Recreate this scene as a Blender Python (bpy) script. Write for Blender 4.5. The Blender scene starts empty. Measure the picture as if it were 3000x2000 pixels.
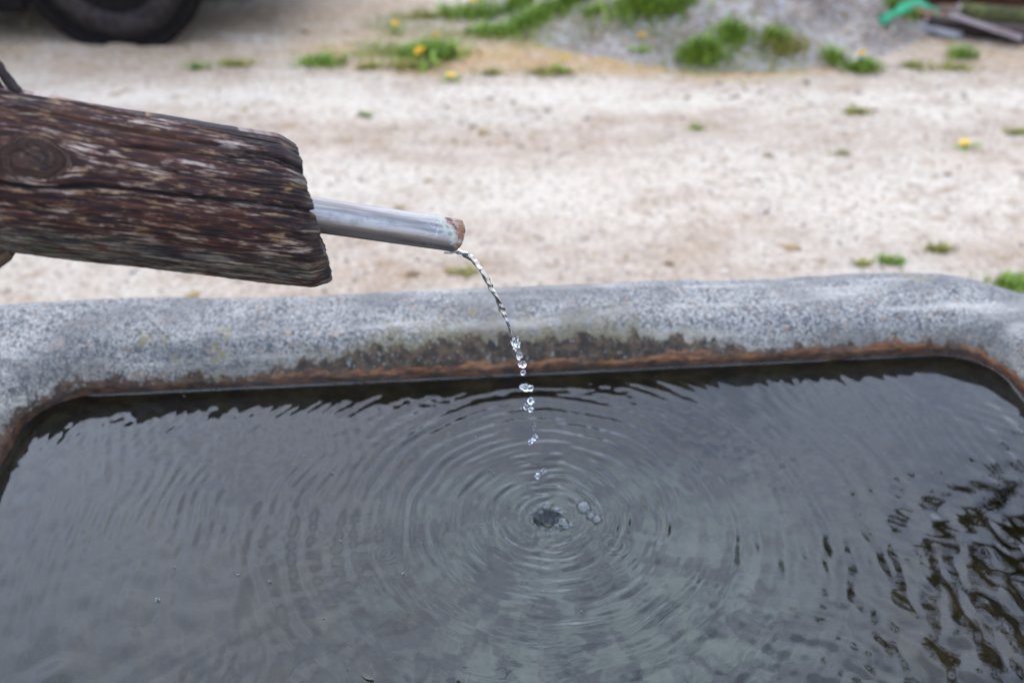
import bpy, bmesh, math, random
import numpy as np
from mathutils import Vector, Matrix

SC = bpy.context.scene
COL = SC.collection
R = math.radians
rng = np.random.default_rng(11)
random.seed(5)

# ------------------------------------------------------------------ camera, sky, sun, exposure
CAM_H = 1.45
PITCH = 34.6
cam_d = bpy.data.cameras.new('camera')
cam = bpy.data.objects.new('camera', cam_d)
COL.objects.link(cam)
cam.location = (0, 0, CAM_H)
cam.rotation_euler = (R(90 - PITCH), 0, 0)
cam_d.sensor_width = 36.0
cam_d.lens = 35.0
cam_d.clip_start = 0.02
cam_d.clip_end = 600
cam_d.dof.use_dof = True
cam_d.dof.focus_distance = 1.06
cam_d.dof.aperture_fstop = 3.2
SC.camera = cam

SUN_EL, SUN_AZ = 44.0, -12.0
world = bpy.data.worlds.new('World')
SC.world = world
world.use_nodes = True
wt = world.node_tree
wt.nodes.clear()
w_out = wt.nodes.new('ShaderNodeOutputWorld')
w_bg = wt.nodes.new('ShaderNodeBackground')
w_sky = wt.nodes.new('ShaderNodeTexSky')
w_sky.sky_type = 'NISHITA'
w_sky.sun_disc = False
w_sky.sun_elevation = R(SUN_EL)
w_sky.sun_rotation = R(SUN_AZ)
w_sky.air_density = 1.0
w_sky.dust_density = 2.0
w_sky.ozone_density = 1.0
w_tc = wt.nodes.new('ShaderNodeTexCoord')
w_ns = wt.nodes.new('ShaderNodeTexNoise')
w_ns.inputs['Scale'].default_value = 3.4
w_ns.inputs['Detail'].default_value = 5
w_cr = wt.nodes.new('ShaderNodeValToRGB')            # overcast cloud sheet
w_cr.color_ramp.elements[0].position = 0.39
w_cr.color_ramp.elements[0].color = (0.22, 0.35, 0.64, 1)
w_cr.color_ramp.elements[1].position = 0.61
w_cr.color_ramp.elements[1].color = (0.78, 0.97, 1.32, 1)
w_mul = wt.nodes.new('ShaderNodeVectorMath')
w_mul.operation = 'SCALE'
w_mul.inputs['Scale'].default_value = 12.5
w_mix = wt.nodes.new('ShaderNodeMix')
w_mix.data_type = 'RGBA'
w_mix.inputs['Factor'].default_value = 0.90
wt.links.new(w_tc.outputs['Generated'], w_ns.inputs['Vector'])
wt.links.new(w_ns.outputs['Fac'], w_cr.inputs['Fac'])
wt.links.new(w_cr.outputs['Color'], w_mul.inputs[0])
wt.links.new(w_sky.outputs['Color'], w_mix.inputs['A'])
wt.links.new(w_mul.outputs['Vector'], w_mix.inputs['B'])
wt.links.new(w_mix.outputs['Result'], w_bg.inputs['Color'])
w_bg.inputs['Strength'].default_value = 0.10
wt.links.new(w_bg.outputs['Background'], w_out.inputs['Surface'])

sun_d = bpy.data.lights.new('sun', 'SUN')
sun_d.energy = 0.75
sun_d.angle = R(100)
sun_d.color = (1.0, 0.97, 0.94)
sun = bpy.data.objects.new('sun', sun_d)
COL.objects.link(sun)
sd = Vector((math.sin(R(SUN_AZ)) * math.cos(R(SUN_EL)), math.cos(R(SUN_AZ)) * math.cos(R(SUN_EL)), math.sin(R(SUN_EL))))
sun.rotation_euler = sd.to_track_quat('Z', 'Y').to_euler()
sun.location = sd * 20

SC.view_settings.view_transform = 'Standard'
SC.view_settings.look = 'None'
SC.view_settings.gamma = 1.0
SC.view_settings.use_curve_mapping = False
SC.view_settings.exposure = 1.45
SC.render.engine = 'CYCLES'
SC.cycles.max_bounces = 14
SC.cycles.transmission_bounces = 12
SC.cycles.transparent_max_bounces = 12
SC.cycles.use_denoising = True


# ------------------------------------------------------------------ helpers
def tag(o, label=None, cat=None, group=None, kind=None):
    if label: o['label'] = label
    if cat: o['category'] = cat
    if group: o['group'] = group
    if kind: o['kind'] = kind
    return o


def mesh_np(name, verts, faces, mat=None, parent=None, smooth=True, attrs=None):
    """one mesh object from numpy arrays; faces is an (n,3|4) array or a list of index lists"""
    me = bpy.data.meshes.new(name)
    verts = np.asarray(verts, dtype=np.float32)
    if isinstance(faces, np.ndarray):
        k = faces.shape[1]
        me.vertices.add(len(verts))
        me.vertices.foreach_set('co', verts.ravel())
        me.loops.add(faces.size)
        me.loops.foreach_set('vertex_index', faces.astype(np.int32).ravel())
        me.polygons.add(len(faces))
        me.polygons.foreach_set('loop_start', np.arange(0, faces.size, k, dtype=np.int32))
        me.polygons.foreach_set('loop_total', np.full(len(faces), k, dtype=np.int32))
        me.update(calc_edges=True)
    else:
        me.from_pydata([tuple(v) for v in verts], [], faces)
        me.update()
    me.validate()
    if smooth:
        me.polygons.foreach_set('use_smooth', np.ones(len(me.polygons), dtype=bool))
    if attrs:
        for an, (ty, data) in attrs.items():
            a = me.attributes.new(an, ty, 'POINT')
            a.data.foreach_set('value' if ty == 'FLOAT' else 'vector', np.asarray(data, dtype=np.float32).ravel())
    if mat: me.materials.append(mat)
    o = bpy.data.objects.new(name, me)
    COL.objects.link(o)
    if parent: o.parent = parent
    return o


def mesh_bm(name, bm, mat=None, parent=None, smooth=False):
    me = bpy.data.meshes.new(name)
    bmesh.ops.recalc_face_normals(bm, faces=bm.faces[:])
    bm.to_mesh(me)
    bm.free()
    if smooth:
        for p in me.polygons: p.use_smooth = True
    if mat: me.materials.append(mat)
    o = bpy.data.objects.new(name, me)
    COL.objects.link(o)
    if parent: o.parent = parent
    return o


def empty(name, loc=(0, 0, 0), rz=0.0):
    o = bpy.data.objects.new(name, None)
    o.empty_display_size = 0.05
    o.location = loc
    o.rotation_euler = (0, 0, rz)
    COL.objects.link(o)
    return o


def copy_tree(o, parent=None):
    c = o.copy()
    COL.objects.link(c)
    if parent: c.parent = parent
    for ch in list(o.children): copy_tree(ch, c)
    return c


def grid_faces(nr, nc, wrap=False):
    """quads of an nr x nc vertex grid (row major); wrap joins the last column to the first"""
    r = np.arange(nr - 1)[:, None]
    c = np.arange(nc if wrap else nc - 1)[None, :]
    c2 = (c + 1) % nc
    a = r * nc + c; b = r * nc + c2; d = (r + 1) * nc + c2; e = (r + 1) * nc + c
    return np.stack([a, b, d, e], axis=-1).reshape(-1, 4)


_perm = np.random.default_rng(3).permutation(256)
_perm = np.concatenate([_perm, _perm, _perm])
_grad = np.random.default_rng(4).normal(0, 1, (256, 3))
_grad /= np.linalg.norm(_grad, axis=1)[:, None]


def vnoise(x, y, z=0.0):
    """smooth gradient noise in about -1..1, vectorised"""
    x = np.asarray(x, float); y = np.asarray(y, float) + 0 * x; z = np.asarray(z, float) + 0 * x
    xi = np.floor(x).astype(int); yi = np.floor(y).astype(int); zi = np.floor(z).astype(int)
    dx, dy, dz = x - xi, y - yi, z - zi
    fx, fy, fz = [f * f * f * (f * (f * 6 - 15) + 10) for f in (dx, dy, dz)]

    def h(i, j, k):
        g_ = _grad[_perm[_perm[_perm[(xi + i) & 255] + ((yi + j) & 255)] + ((zi + k) & 255)]]
        return g_[..., 0] * (dx - i) + g_[..., 1] * (dy - j) + g_[..., 2] * (dz - k)
    l = lambda a, b, t: a + (b - a) * t
    return 1.7 * l(l(l(h(0, 0, 0), h(1, 0, 0), fx), l(h(0, 1, 0), h(1, 1, 0), fx), fy),
                   l(l(h(0, 0, 1), h(1, 0, 1), fx), l(h(0, 1, 1), h(1, 1, 1), fx), fy), fz)


def fbm(x, y, z=0.0, o=4):
    s = 0; a = 1.0; t = 0
    for i in range(o):
        s = s + a * vnoise(np.asarray(x) * 2 ** i + 17.3 * i, np.asarray(y) * 2 ** i + 5.1 * i, np.asarray(z) * 2 ** i)
        t += a; a *= 0.5
    return s / t


def sstep(a, b, x):
    t = np.clip((x - a) / (b - a), 0, 1)
    return t * t * (3 - 2 * t)


def tube(pts, rad, seg=10, cap=True):
    """verts, faces of a tube along pts with per-point radius"""
    P = [Vector(p) for p in pts]
    n = len(P)
    if not hasattr(rad, '__len__'): rad = [rad] * n
    V = []; up = Vector((0.13, 0.21, 0.97))
    for i, p in enumerate(P):
        t = (P[min(i + 1, n - 1)] - P[max(i - 1, 0)]).normalized()
        s = t.cross(up)
        if s.length < 1e-4: s = t.cross(Vector((1, 0, 0)))
        s.normalize(); q = t.cross(s); up = -q if q.dot(up) < 0 else q
        s = t.cross(up).normalized(); q = s.cross(t)
        for k in range(seg):
            a = 2 * math.pi * k / seg
            V.append(p + (s * math.cos(a) + q * math.sin(a)) * rad[i])
    F = [[i * seg + k, i * seg + (k + 1) % seg, (i + 1) * seg + (k + 1) % seg, (i + 1) * seg + k]
         for i in range(n - 1) for k in range(seg)]
    if cap:
        F.append(list(range(seg))[::-1]); F.append([(n - 1) * seg + k for k in range(seg)])
    return V, F


def bm_box(bm, c, s, bev=0.0, rot=None):
    r = bmesh.ops.create_cube(bm, size=1.0)
    vs = r['verts']
    bmesh.ops.scale(bm, vec=s, verts=vs)
    if bev:
        es = list({e for v in vs for e in v.link_edges})
        rr = bmesh.ops.bevel(bm, geom=es, offset=bev, segments=2, affect='EDGES', profile=0.5)
        vs = list({v for f in rr['faces'] for v in f.verts} | {v for v in vs if v.is_valid})
    if rot: bmesh.ops.rotate(bm, cent=(0, 0, 0), matrix=rot, verts=vs)
    bmesh.ops.translate(bm, vec=c, verts=vs)
    return vs


def lathe(profile, seg=48):
    """verts, faces revolved round Y (axle); profile is a closed list of (radius, y)"""
    n = len(profile)
    V = [(r * math.cos(2 * math.pi * k / seg), y, r * math.sin(2 * math.pi * k / seg)) for k in range(seg) for r, y in profile]
    F = [[k * n + i, k * n + (i + 1) % n, ((k + 1) % seg) * n + (i + 1) % n, ((k + 1) % seg) * n + i]
         for k in range(seg) for i in range(n)]
    return V, F


class M:
    """a small node-material builder"""
    def __init__(s, name):
        s.m = bpy.data.materials.new(name)
        s.m.use_nodes = True
        s.t = s.m.node_tree
        s.t.nodes.clear()
        s.out = s.t.nodes.new('ShaderNodeOutputMaterial')

    def n(s, ty, ins=None, **kw):
        nd = s.t.nodes.new(ty)
        for k, v in kw.items(): setattr(nd, k, v)
        for k, v in (ins or {}).items(): s.put(nd.inputs[k], v)
        return nd

    def put(s, sock, v):
        if isinstance(v, bpy.types.NodeSocket): s.t.links.new(v, sock)
        elif v is not None:
            if sock.type == 'RGBA' and len(v) == 3: v = (*v, 1)
            sock.default_value = v

    def obj(s): return s.n('ShaderNodeTexCoord').outputs['Object']
    def pos(s): return s.n('ShaderNodeNewGeometry').outputs['Position']
    def attr(s, name, out='Fac'): return s.n('ShaderNodeAttribute', attribute_name=name).outputs[out]
    def xyz(s, v):
        q = s.n('ShaderNodeSeparateXYZ', {0: v}); return q.outputs[0], q.outputs[1], q.outputs[2]
    def vec(s, x, y, z): return s.n('ShaderNodeCombineXYZ', {0: x, 1: y, 2: z}).outputs[0]
    def vscale(s, v, k): return s.n('ShaderNodeVectorMath', {0: v, 1: k}, operation='MULTIPLY').outputs[0]
    def noise(s, v, scale, detail=4, rough=0.55, dist=0.0):
        return s.n('ShaderNodeTexNoise', {'Vector': v, 'Scale': scale, 'Detail': detail, 'Roughness': rough, 'Distortion': dist}).outputs['Fac']
    def voro(s, v, scale, feat='F1', out='Distance', rnd=1.0):
        return s.n('ShaderNodeTexVoronoi', {'Vector': v, 'Scale': scale, 'Randomness': rnd}, feature=feat).outputs[out]
    def math(s, op, a, b=None, c=None, clamp=False):
        nd = s.n('ShaderNodeMath', operation=op, use_clamp=clamp)
        s.put(nd.inputs[0], a)
        if b is not None: s.put(nd.inputs[1], b)
        if c is not None: s.put(nd.inputs[2], c)
        return nd.outputs[0]
    def step(s, x, a, b, to=(0, 1)):
        return s.n('ShaderNodeMapRange', {'Value': x, 'From Min': a, 'From Max': b, 'To Min': to[0], 'To Max': to[1]},
                   interpolation_type='SMOOTHSTEP').outputs['Result']
    def mix(s, f, a, b, blend='MIX'):
        nd = s.n('ShaderNodeMix', data_type='RGBA', blend_type=blend)
        s.put(nd.inputs['Factor'], f); s.put(nd.inputs['A'], a); s.put(nd.inputs['B'], b)
        return nd.outputs['Result']
    def ramp(s, f, stops):
        nd = s.n('ShaderNodeValToRGB', {'Fac': f})
        el = nd.color_ramp.elements
        while len(el) < len(stops): el.new(0.5)
        for e, (p, c) in zip(el, stops):
            e.position = p; e.color = (*c, 1) if len(c) == 3 else c
        return nd.outputs['Color']
    def bump(s, h, strength, dist, normal=None):
        nd = s.n('ShaderNodeBump', {'Height': h, 'Strength': strength, 'Distance': dist})
        if normal is not None: s.put(nd.inputs['Normal'], normal)
        return nd.outputs['Normal']
    def bsdf(s, col, rough=0.8, normal=None, metal=0.0, spec=0.5, **kw):
        nd = s.n('ShaderNodeBsdfPrincipled')
        s.put(nd.inputs['Base Color'], col); s.put(nd.inputs['Roughness'], rough); s.put(nd.inputs['Metallic'], metal)
        s.put(nd.inputs['Specular IOR Level'], spec)
        if normal is not None: s.put(nd.inputs['Normal'], normal)
        for k, v in kw.items(): s.put(nd.inputs[k], v)
        s.t.links.new(nd.outputs[0], s.out.inputs['Surface'])
        return s.m


# ------------------------------------------------------------------ materials
def m_ground():
    m = M('pale_gravel_earth'); p = m.pos()
    x, y, z = m.xyz(p)
    big = m.noise(p, 1.3, 5, 0.6)
    mid = m.noise(m.vscale(p, (0.8, 1.6, 1)), 6.0, 5, 0.65)
    fine = m.noise(p, 55, 4, 0.7)
    gv = m.n('ShaderNodeSeparateColor', {0: m.voro(p, 160, out='Color')}).outputs[0]
    wn = m.math('MULTIPLY', m.math('SUBTRACT', m.noise(p, 1.1, 4), 0.5), 0.7)
    wob = m.math('ADD', y, wn)
    base = m.mix(m.step(mid, 0.36, 0.66), (0.268, 0.205, 0.155), (0.345, 0.295, 0.255))
    base = m.mix(m.math('MULTIPLY', m.step(big, 0.42, 0.62), 0.8), base, (0.375, 0.34, 0.31))
    # worn pale wheel tracks, running across the yard
    def strip(c, w, k, n_):
        t = m.math('SUBTRACT', 1.0, m.math('ABSOLUTE', m.math('DIVIDE', m.math('SUBTRACT', wob, c), w)), clamp=True)
        return m.math('MULTIPLY', m.step(t, 0.0, 0.8), m.step(m.noise(m.vscale(p, (0.5, 1.5, 1)), 3.0 + n_, 4, 0.6), 0.28, 0.55, (0.25 * k, k)))
    base = m.mix(strip(3.78, 0.26, 0.85, 0), base, (0.46, 0.425, 0.39))
    base = m.mix(strip(2.98, 0.42, 0.75, 1), base, (0.45, 0.41, 0.375))
    # brown earth beyond the far track and by the car
    far = m.step(wob, 4.0, 4.35)
    base = m.mix(m.math('MULTIPLY', far, m.step(m.noise(m.vscale(p, (0.6, 1.5, 1)), 2.7, 5, 0.65), 0.36, 0.6, (0.25, 0.85))), base, (0.27, 0.195, 0.125))
    # ochre strip of dry moss where nothing drives
    band = m.math('MULTIPLY', m.math('MULTIPLY', m.step(wob, 3.96, 4.12), m.step(wob, 4.62, 4.40)), m.math('MULTIPLY', m.step(x, -1.1, -0.75), m.step(x, 1.7, 0.9)))
    ob = m.math('MULTIPLY', band, m.step(m.noise(m.vscale(p, (0.7, 1.6, 1)), 4.2, 5, 0.65), 0.36, 0.56))
    base = m.mix(m.math('MULTIPLY', ob, 0.8), base, (0.30, 0.175, 0.045))
    ol = m.math('MULTIPLY', band, m.step(m.noise(m.vscale(p, (0.8, 1.7, 1)), 5.1, 5, 0.6), 0.50, 0.62))
    base = m.mix(m.math('MULTIPLY', ol, 0.7), base, (0.21, 0.19, 0.03))
    wp = m.math('MULTIPLY', m.step(wob, 4.45, 4.6), m.step(m.noise(m.vscale(p, (0.7, 1.6, 1)), 1.9, 3), 0.55, 0.63))
    base = m.mix(m.math('MULTIPLY', wp, 0.8), base, (0.45, 0.42, 0.385))
    # small brown and ochre blotches
    bl = m.noise(m.vscale(p, (0.75, 1.2, 1)), 10.5, 4, 0.6)
    base = m.mix(m.math('MULTIPLY', m.step(bl, 0.56, 0.70), 0.65), base, (0.185, 0.115, 0.055))
    b2 = m.noise(m.vscale(p, (0.8, 1.2, 1)), 24, 3, 0.6)
    base = m.mix(m.math('MULTIPLY', m.step(b2, 0.58, 0.70), 0.45), base, (0.20, 0.14, 0.075))
    rb = m.math('MULTIPLY', m.step(x, 0.7, 1.9), m.step(m.noise(p, 7.0, 4, 0.65), 0.46, 0.66))
    base = m.mix(m.math('MULTIPLY', rb, 0.6), base, (0.20, 0.145, 0.10))
    base = m.mix(m.math('MULTIPLY', m.step(gv, 0.55, 1.0), 0.35), base, (0.48, 0.45, 0.43))
    base = m.mix(m.math('MULTIPLY', m.step(gv, 0.34, 0.0), 0.45), base, (0.14, 0.115, 0.095))
    g2 = m.n('ShaderNodeSeparateColor', {0: m.voro(p, 62, out='Color')}).outputs[0]
    base = m.mix(m.math('MULTIPLY', m.step(g2, 0.26, 0.0), 0.35), base, (0.17, 0.13, 0.10))
    base = m.mix(m.math('MULTIPLY', m.step(g2, 0.80, 1.0), 0.3), base, (0.50, 0.47, 0.45))
    base = m.mix(m.math('MULTIPLY', m.step(fine, 0.5, 0.75), 0.3), base, (0.19, 0.145, 0.105))
    base = m.mix(1.0, base, (1.26, 1.08, 0.86), 'MULTIPLY')
    nr = m.bump(m.math('ADD', fine, m.math('MULTIPLY', gv, 0.6)), 0.6, 0.012)
    return m.bsdf(base, 0.95, nr, spec=0.2)


def m_stones(name, cols):
    m = M(name)
    rnd = m.n('ShaderNodeNewGeometry').outputs['Random Per Island']
    c = m.ramp(rnd, cols)
    c = m.mix(m.math('MULTIPLY', m.noise(m.pos(), 120, 3), 0.4), c, (0.25, 0.22, 0.2))
    c = m.mix(1.0, c, (1.22, 1.07, 0.90), 'MULTIPLY')
    return m.bsdf(c, 0.9, spec=0.25)


def m_pile():
    m = M('heaped_sand_and_gravel'); p = m.obj()
    c = m.mix(m.step(m.noise(p, 5, 5, 0.65), 0.35, 0.65), (0.28, 0.20, 0.135), (0.46, 0.36, 0.265))
    c = m.mix(m.math('MULTIPLY', m.step(m.noise(m.vscale(p, (1, 1, 2)), 1.9, 4, 0.6), 0.54, 0.64), 0.6), c, (0.1312, 0.0861, 0.0574))
    x, y, z = m.xyz(p)
    dpt = m.math('ADD', m.math('ABSOLUTE', m.math('ADD', m.math('SUBTRACT', x, 0.22), m.math('MULTIPLY', m.math('ADD', y, 0.35), 0.5))), m.math('MULTIPLY', m.math('ABSOLUTE', m.math('ADD', y, 0.40)), 1.3))
    dpt = m.math('ADD', dpt, m.math('MULTIPLY', m.math('SUBTRACT', m.noise(p, 7, 5, 0.65), 0.5), 0.9))
    c = m.mix(m.math('MULTIPLY', m.step(dpt, 0.34, 0.16), 0.75), c, (0.085, 0.050, 0.034))
    gv = m.n('ShaderNodeSeparateColor', {0: m.voro(p, 75, out='Color')}).outputs[0]
    c = m.mix(m.math('MULTIPLY', m.step(gv, 0.6, 1.0), 0.5), c, (0.42, 0.41, 0.42))
    c = m.mix(m.math('MULTIPLY', m.step(gv, 0.25, 0.0), 0.5), c, (0.09, 0.08, 0.07))
    return m.bsdf(c, 0.95, m.bump(m.noise(p, 40, 5, 0.7), 0.8, 0.03), spec=0.2)


def m_granite():
    m = M('weathered_granite'); p = m.obj()
    x, y, z = m.xyz(p)
    d = m.attr('inner_offset')
    ps = m.vscale(p, (1.0, 1.0, 1.0))
    n1 = m.noise(ps, 290, 3, 0.6)
    n2 = m.noise(ps, 135, 3, 0.65)
    v = m.n('ShaderNodeSeparateColor', {0: m.voro(ps, 330, out='Color')})
    vr, vg = v.outputs[0], v.outputs[1]
    n3 = m.noise(ps, 30, 3, 0.6)
    c = m.mix(m.step(n1, 0.38, 0.62), (0.105, 0.115, 0.135), (0.285, 0.29, 0.30))
    c = m.mix(m.math('MULTIPLY', m.step(m.math('ADD', n2, m.math('MULTIPLY', m.math('SUBTRACT', n3, 0.5), 0.5)), 0.50, 0.60), 0.85), c, (0.055, 0.06, 0.075))
    c = m.mix(m.math('MULTIPLY', m.step(vr, 0.72, 0.9), 0.55), c, (0.40, 0.405, 0.41))
    c = m.mix(m.math('MULTIPLY', m.step(vg, 0.84, 0.95), 0.85), c, (0.028, 0.03, 0.042))
    c = m.mix(m.math('MULTIPLY', m.step(m.noise(ps, 60, 2), 0.60, 0.70), 0.45), c, (0.30, 0.215, 0.17))
    band = m.noise(m.vscale(p, (2.4, 26, 40)), 1.0, 4, 0.6)
    c = m.mix(m.math('MULTIPLY', m.step(band, 0.50, 0.66), 0.6), c, (0.40, 0.405, 0.41))
    cloud = m.noise(m.vscale(p, (0.8, 1.3, 1.3)), 6, 4, 0.6)
    c = m.mix(m.math('MULTIPLY', m.step(cloud, 0.58, 0.40), 0.62), c, (0.085, 0.088, 0.098))
    # lichen and moss specks on top
    li = m.math('MULTIPLY', m.step(m.noise(p, 9, 3), 0.62, 0.70), m.step(m.noise(p, 70, 3), 0.48, 0.6))
    c = m.mix(m.math('MULTIPLY', li, 0.7), c, (0.17, 0.155, 0.07))
    c = m.mix(1.0, c, (1.10, 0.92, 0.71), 'MULTIPLY')
    # wet stains on the inner wall above the waterline (z = 0 is the water)
    inner = m.step(d, 0.10, 0.075)
    ctr = m.math('SUBTRACT', 1.0, m.math('ABSOLUTE', m.math('DIVIDE', m.math('ADD', x, 0.02), 0.46)), clamp=True)
    ctr = m.step(ctr, 0.0, 0.75)
    rag = m.math('ADD', m.math('MULTIPLY', m.math('SUBTRACT', m.noise(m.vscale(p, (1, 1, 0.35)), 42, 5, 0.65), 0.5), 0.062),
                 m.math('MULTIPLY', m.math('SUBTRACT', m.noise(p, 11, 3), 0.5), 0.036))
    hz = m.math('ADD', z, rag)
    top = m.math('ADD', 0.024, m.math('MULTIPLY', ctr, 0.031))
    hn = m.math('SUBTRACT', hz, top)                         # below 0: stained
    gro = m.math('MULTIPLY', m.math('MULTIPLY', m.step(hn, 0.028, 0.0), inner), m.math('MULTIPLY_ADD', ctr, 0.55, 0.2))
    c = m.mix(gro, c, (0.14, 0.105, 0.045))
    st = m.math('MULTIPLY', m.step(hn, 0.004, -0.003), m.math('MULTIPLY', inner, m.step(m.math('ADD', m.noise(p, 85, 4, 0.7), m.math('MULTIPLY', hn, -9.0)), 0.40, 0.50)))
    stc = m.mix(m.step(m.noise(p, 60, 4, 0.7), 0.40, 0.62), (0.016, 0.0085, 0.004), (0.078, 0.044, 0.022))
    stc = m.mix(m.math('MULTIPLY', m.step(m.noise(p, 110, 3), 0.60, 0.68), 0.8), stc, (0.17, 0.17, 0.14))
    c = m.mix(m.math('MULTIPLY', st, 0.93), c, stc)
    hr = m.math('ADD', z, m.math('MULTIPLY', rag, 0.34))
    ov = m.math('MULTIPLY', m.math('SUBTRACT', m.noise(m.vscale(p, (1, 1, 0.3)), 9, 4, 0.65), 0.5), 0.030)
    hv = m.math('ADD', hr, ov)
    orr = m.math('MULTIPLY', m.math('MULTIPLY', m.step(hv, 0.0245, 0.0205), m.step(hr, 0.009, 0.0135)), m.math('MULTIPLY', inner, m.step(x, -0.52, -0.22, (0.25, 1.0))))
    orc = m.mix(m.step(m.noise(m.vscale(p, (1, 1, 4)), 40, 4, 0.65), 0.38, 0.62), (0.070, 0.024, 0.009), (0.235, 0.088, 0.026))
    c = m.mix(m.math('MULTIPLY', orr, m.math('MULTIPLY', m.step(m.noise(p, 8, 4), 0.32, 0.52, (0.15, 1.0)), m.step(m.noise(p, 48, 4, 0.7), 0.32, 0.50, (0.35, 1.0)))), c, orc)
    wet = m.math('MULTIPLY', m.step(hr, 0.0155, 0.011), inner)
    c = m.mix(m.math('MULTIPLY', wet, 0.92), c, m.mix(m.step(m.noise(m.vscale(p, (1, 1, 3)), 50, 4), 0.4, 0.65), (0.020, 0.011, 0.006), (0.085, 0.034, 0.013)))
    # below the water: brown algae, with a paler silt bed in the middle
    alg = m.mix(m.step(m.noise(p, 14, 5, 0.65), 0.35, 0.7), (0.07, 0.048, 0.014), (0.26, 0.18, 0.055))
    under = m.math('MULTIPLY', m.step(z, -0.001, -0.006), m.step(d, 0.02, 0.012))
    c = m.mix(under, c, alg)
    floor = m.step(z, -0.27, -0.33)
    mid = m.step(m.math('ADD', m.math('ABSOLUTE', m.math('SUBTRACT', x, 0.06)), m.math('MULTIPLY', m.noise(p, 4, 3), 0.3)), 0.62, 0.28)
    silt = m.mix(m.step(m.noise(p, 22, 5, 0.6), 0.38, 0.62), (0.08, 0.08, 0.05), (0.72, 0.76, 0.56))
    c = m.mix(m.math('MULTIPLY', m.math('MULTIPLY', floor, mid), under), c, silt)
    rough = m.math('SUBTRACT', 0.78, m.math('MULTIPLY', m.math('MAXIMUM', orr, wet), 0.35))
    hgt = m.math('ADD', m.math('MULTIPLY', n1, 0.5), m.math('MULTIPLY', m.noise(p, 45, 4, 0.6), 1.0))
    return m.bsdf(c, rough, m.bump(hgt, 0.55, 0.004), spec=0.35)


def m_water(name, ior=1.333, tint=(1, 1, 1)):
    m = M(name)
    nd = m.n('ShaderNodeBsdfPrincipled')
    m.put(nd.inputs['Base Color'], tint); m.put(nd.inputs['Roughness'], 0.0)
    m.put(nd.inputs['IOR'], ior); m.put(nd.inputs['Transmission Weight'], 1.0)
    m.t.links.new(nd.outputs[0], m.out.inputs['Surface'])
    return m.m


def m_bubble():
    m = M('bubble_film')
    f = m.n('ShaderNodeFresnel', {'IOR': 1.33}).outputs[0]
    f = m.math('MULTIPLY_ADD', f, 1.25, 0.03, clamp=True)
    t = m.n('ShaderNodeBsdfTransparent'); g = m.n('ShaderNodeBsdfGlossy', {'Roughness': 0.02})
    mx = m.n('ShaderNodeMixShader', {0: f, 1: t.outputs[0], 2: g.outputs[0]})
    m.t.links.new(mx.outputs[0], m.out.inputs['Surface'])
    return m.m


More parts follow.
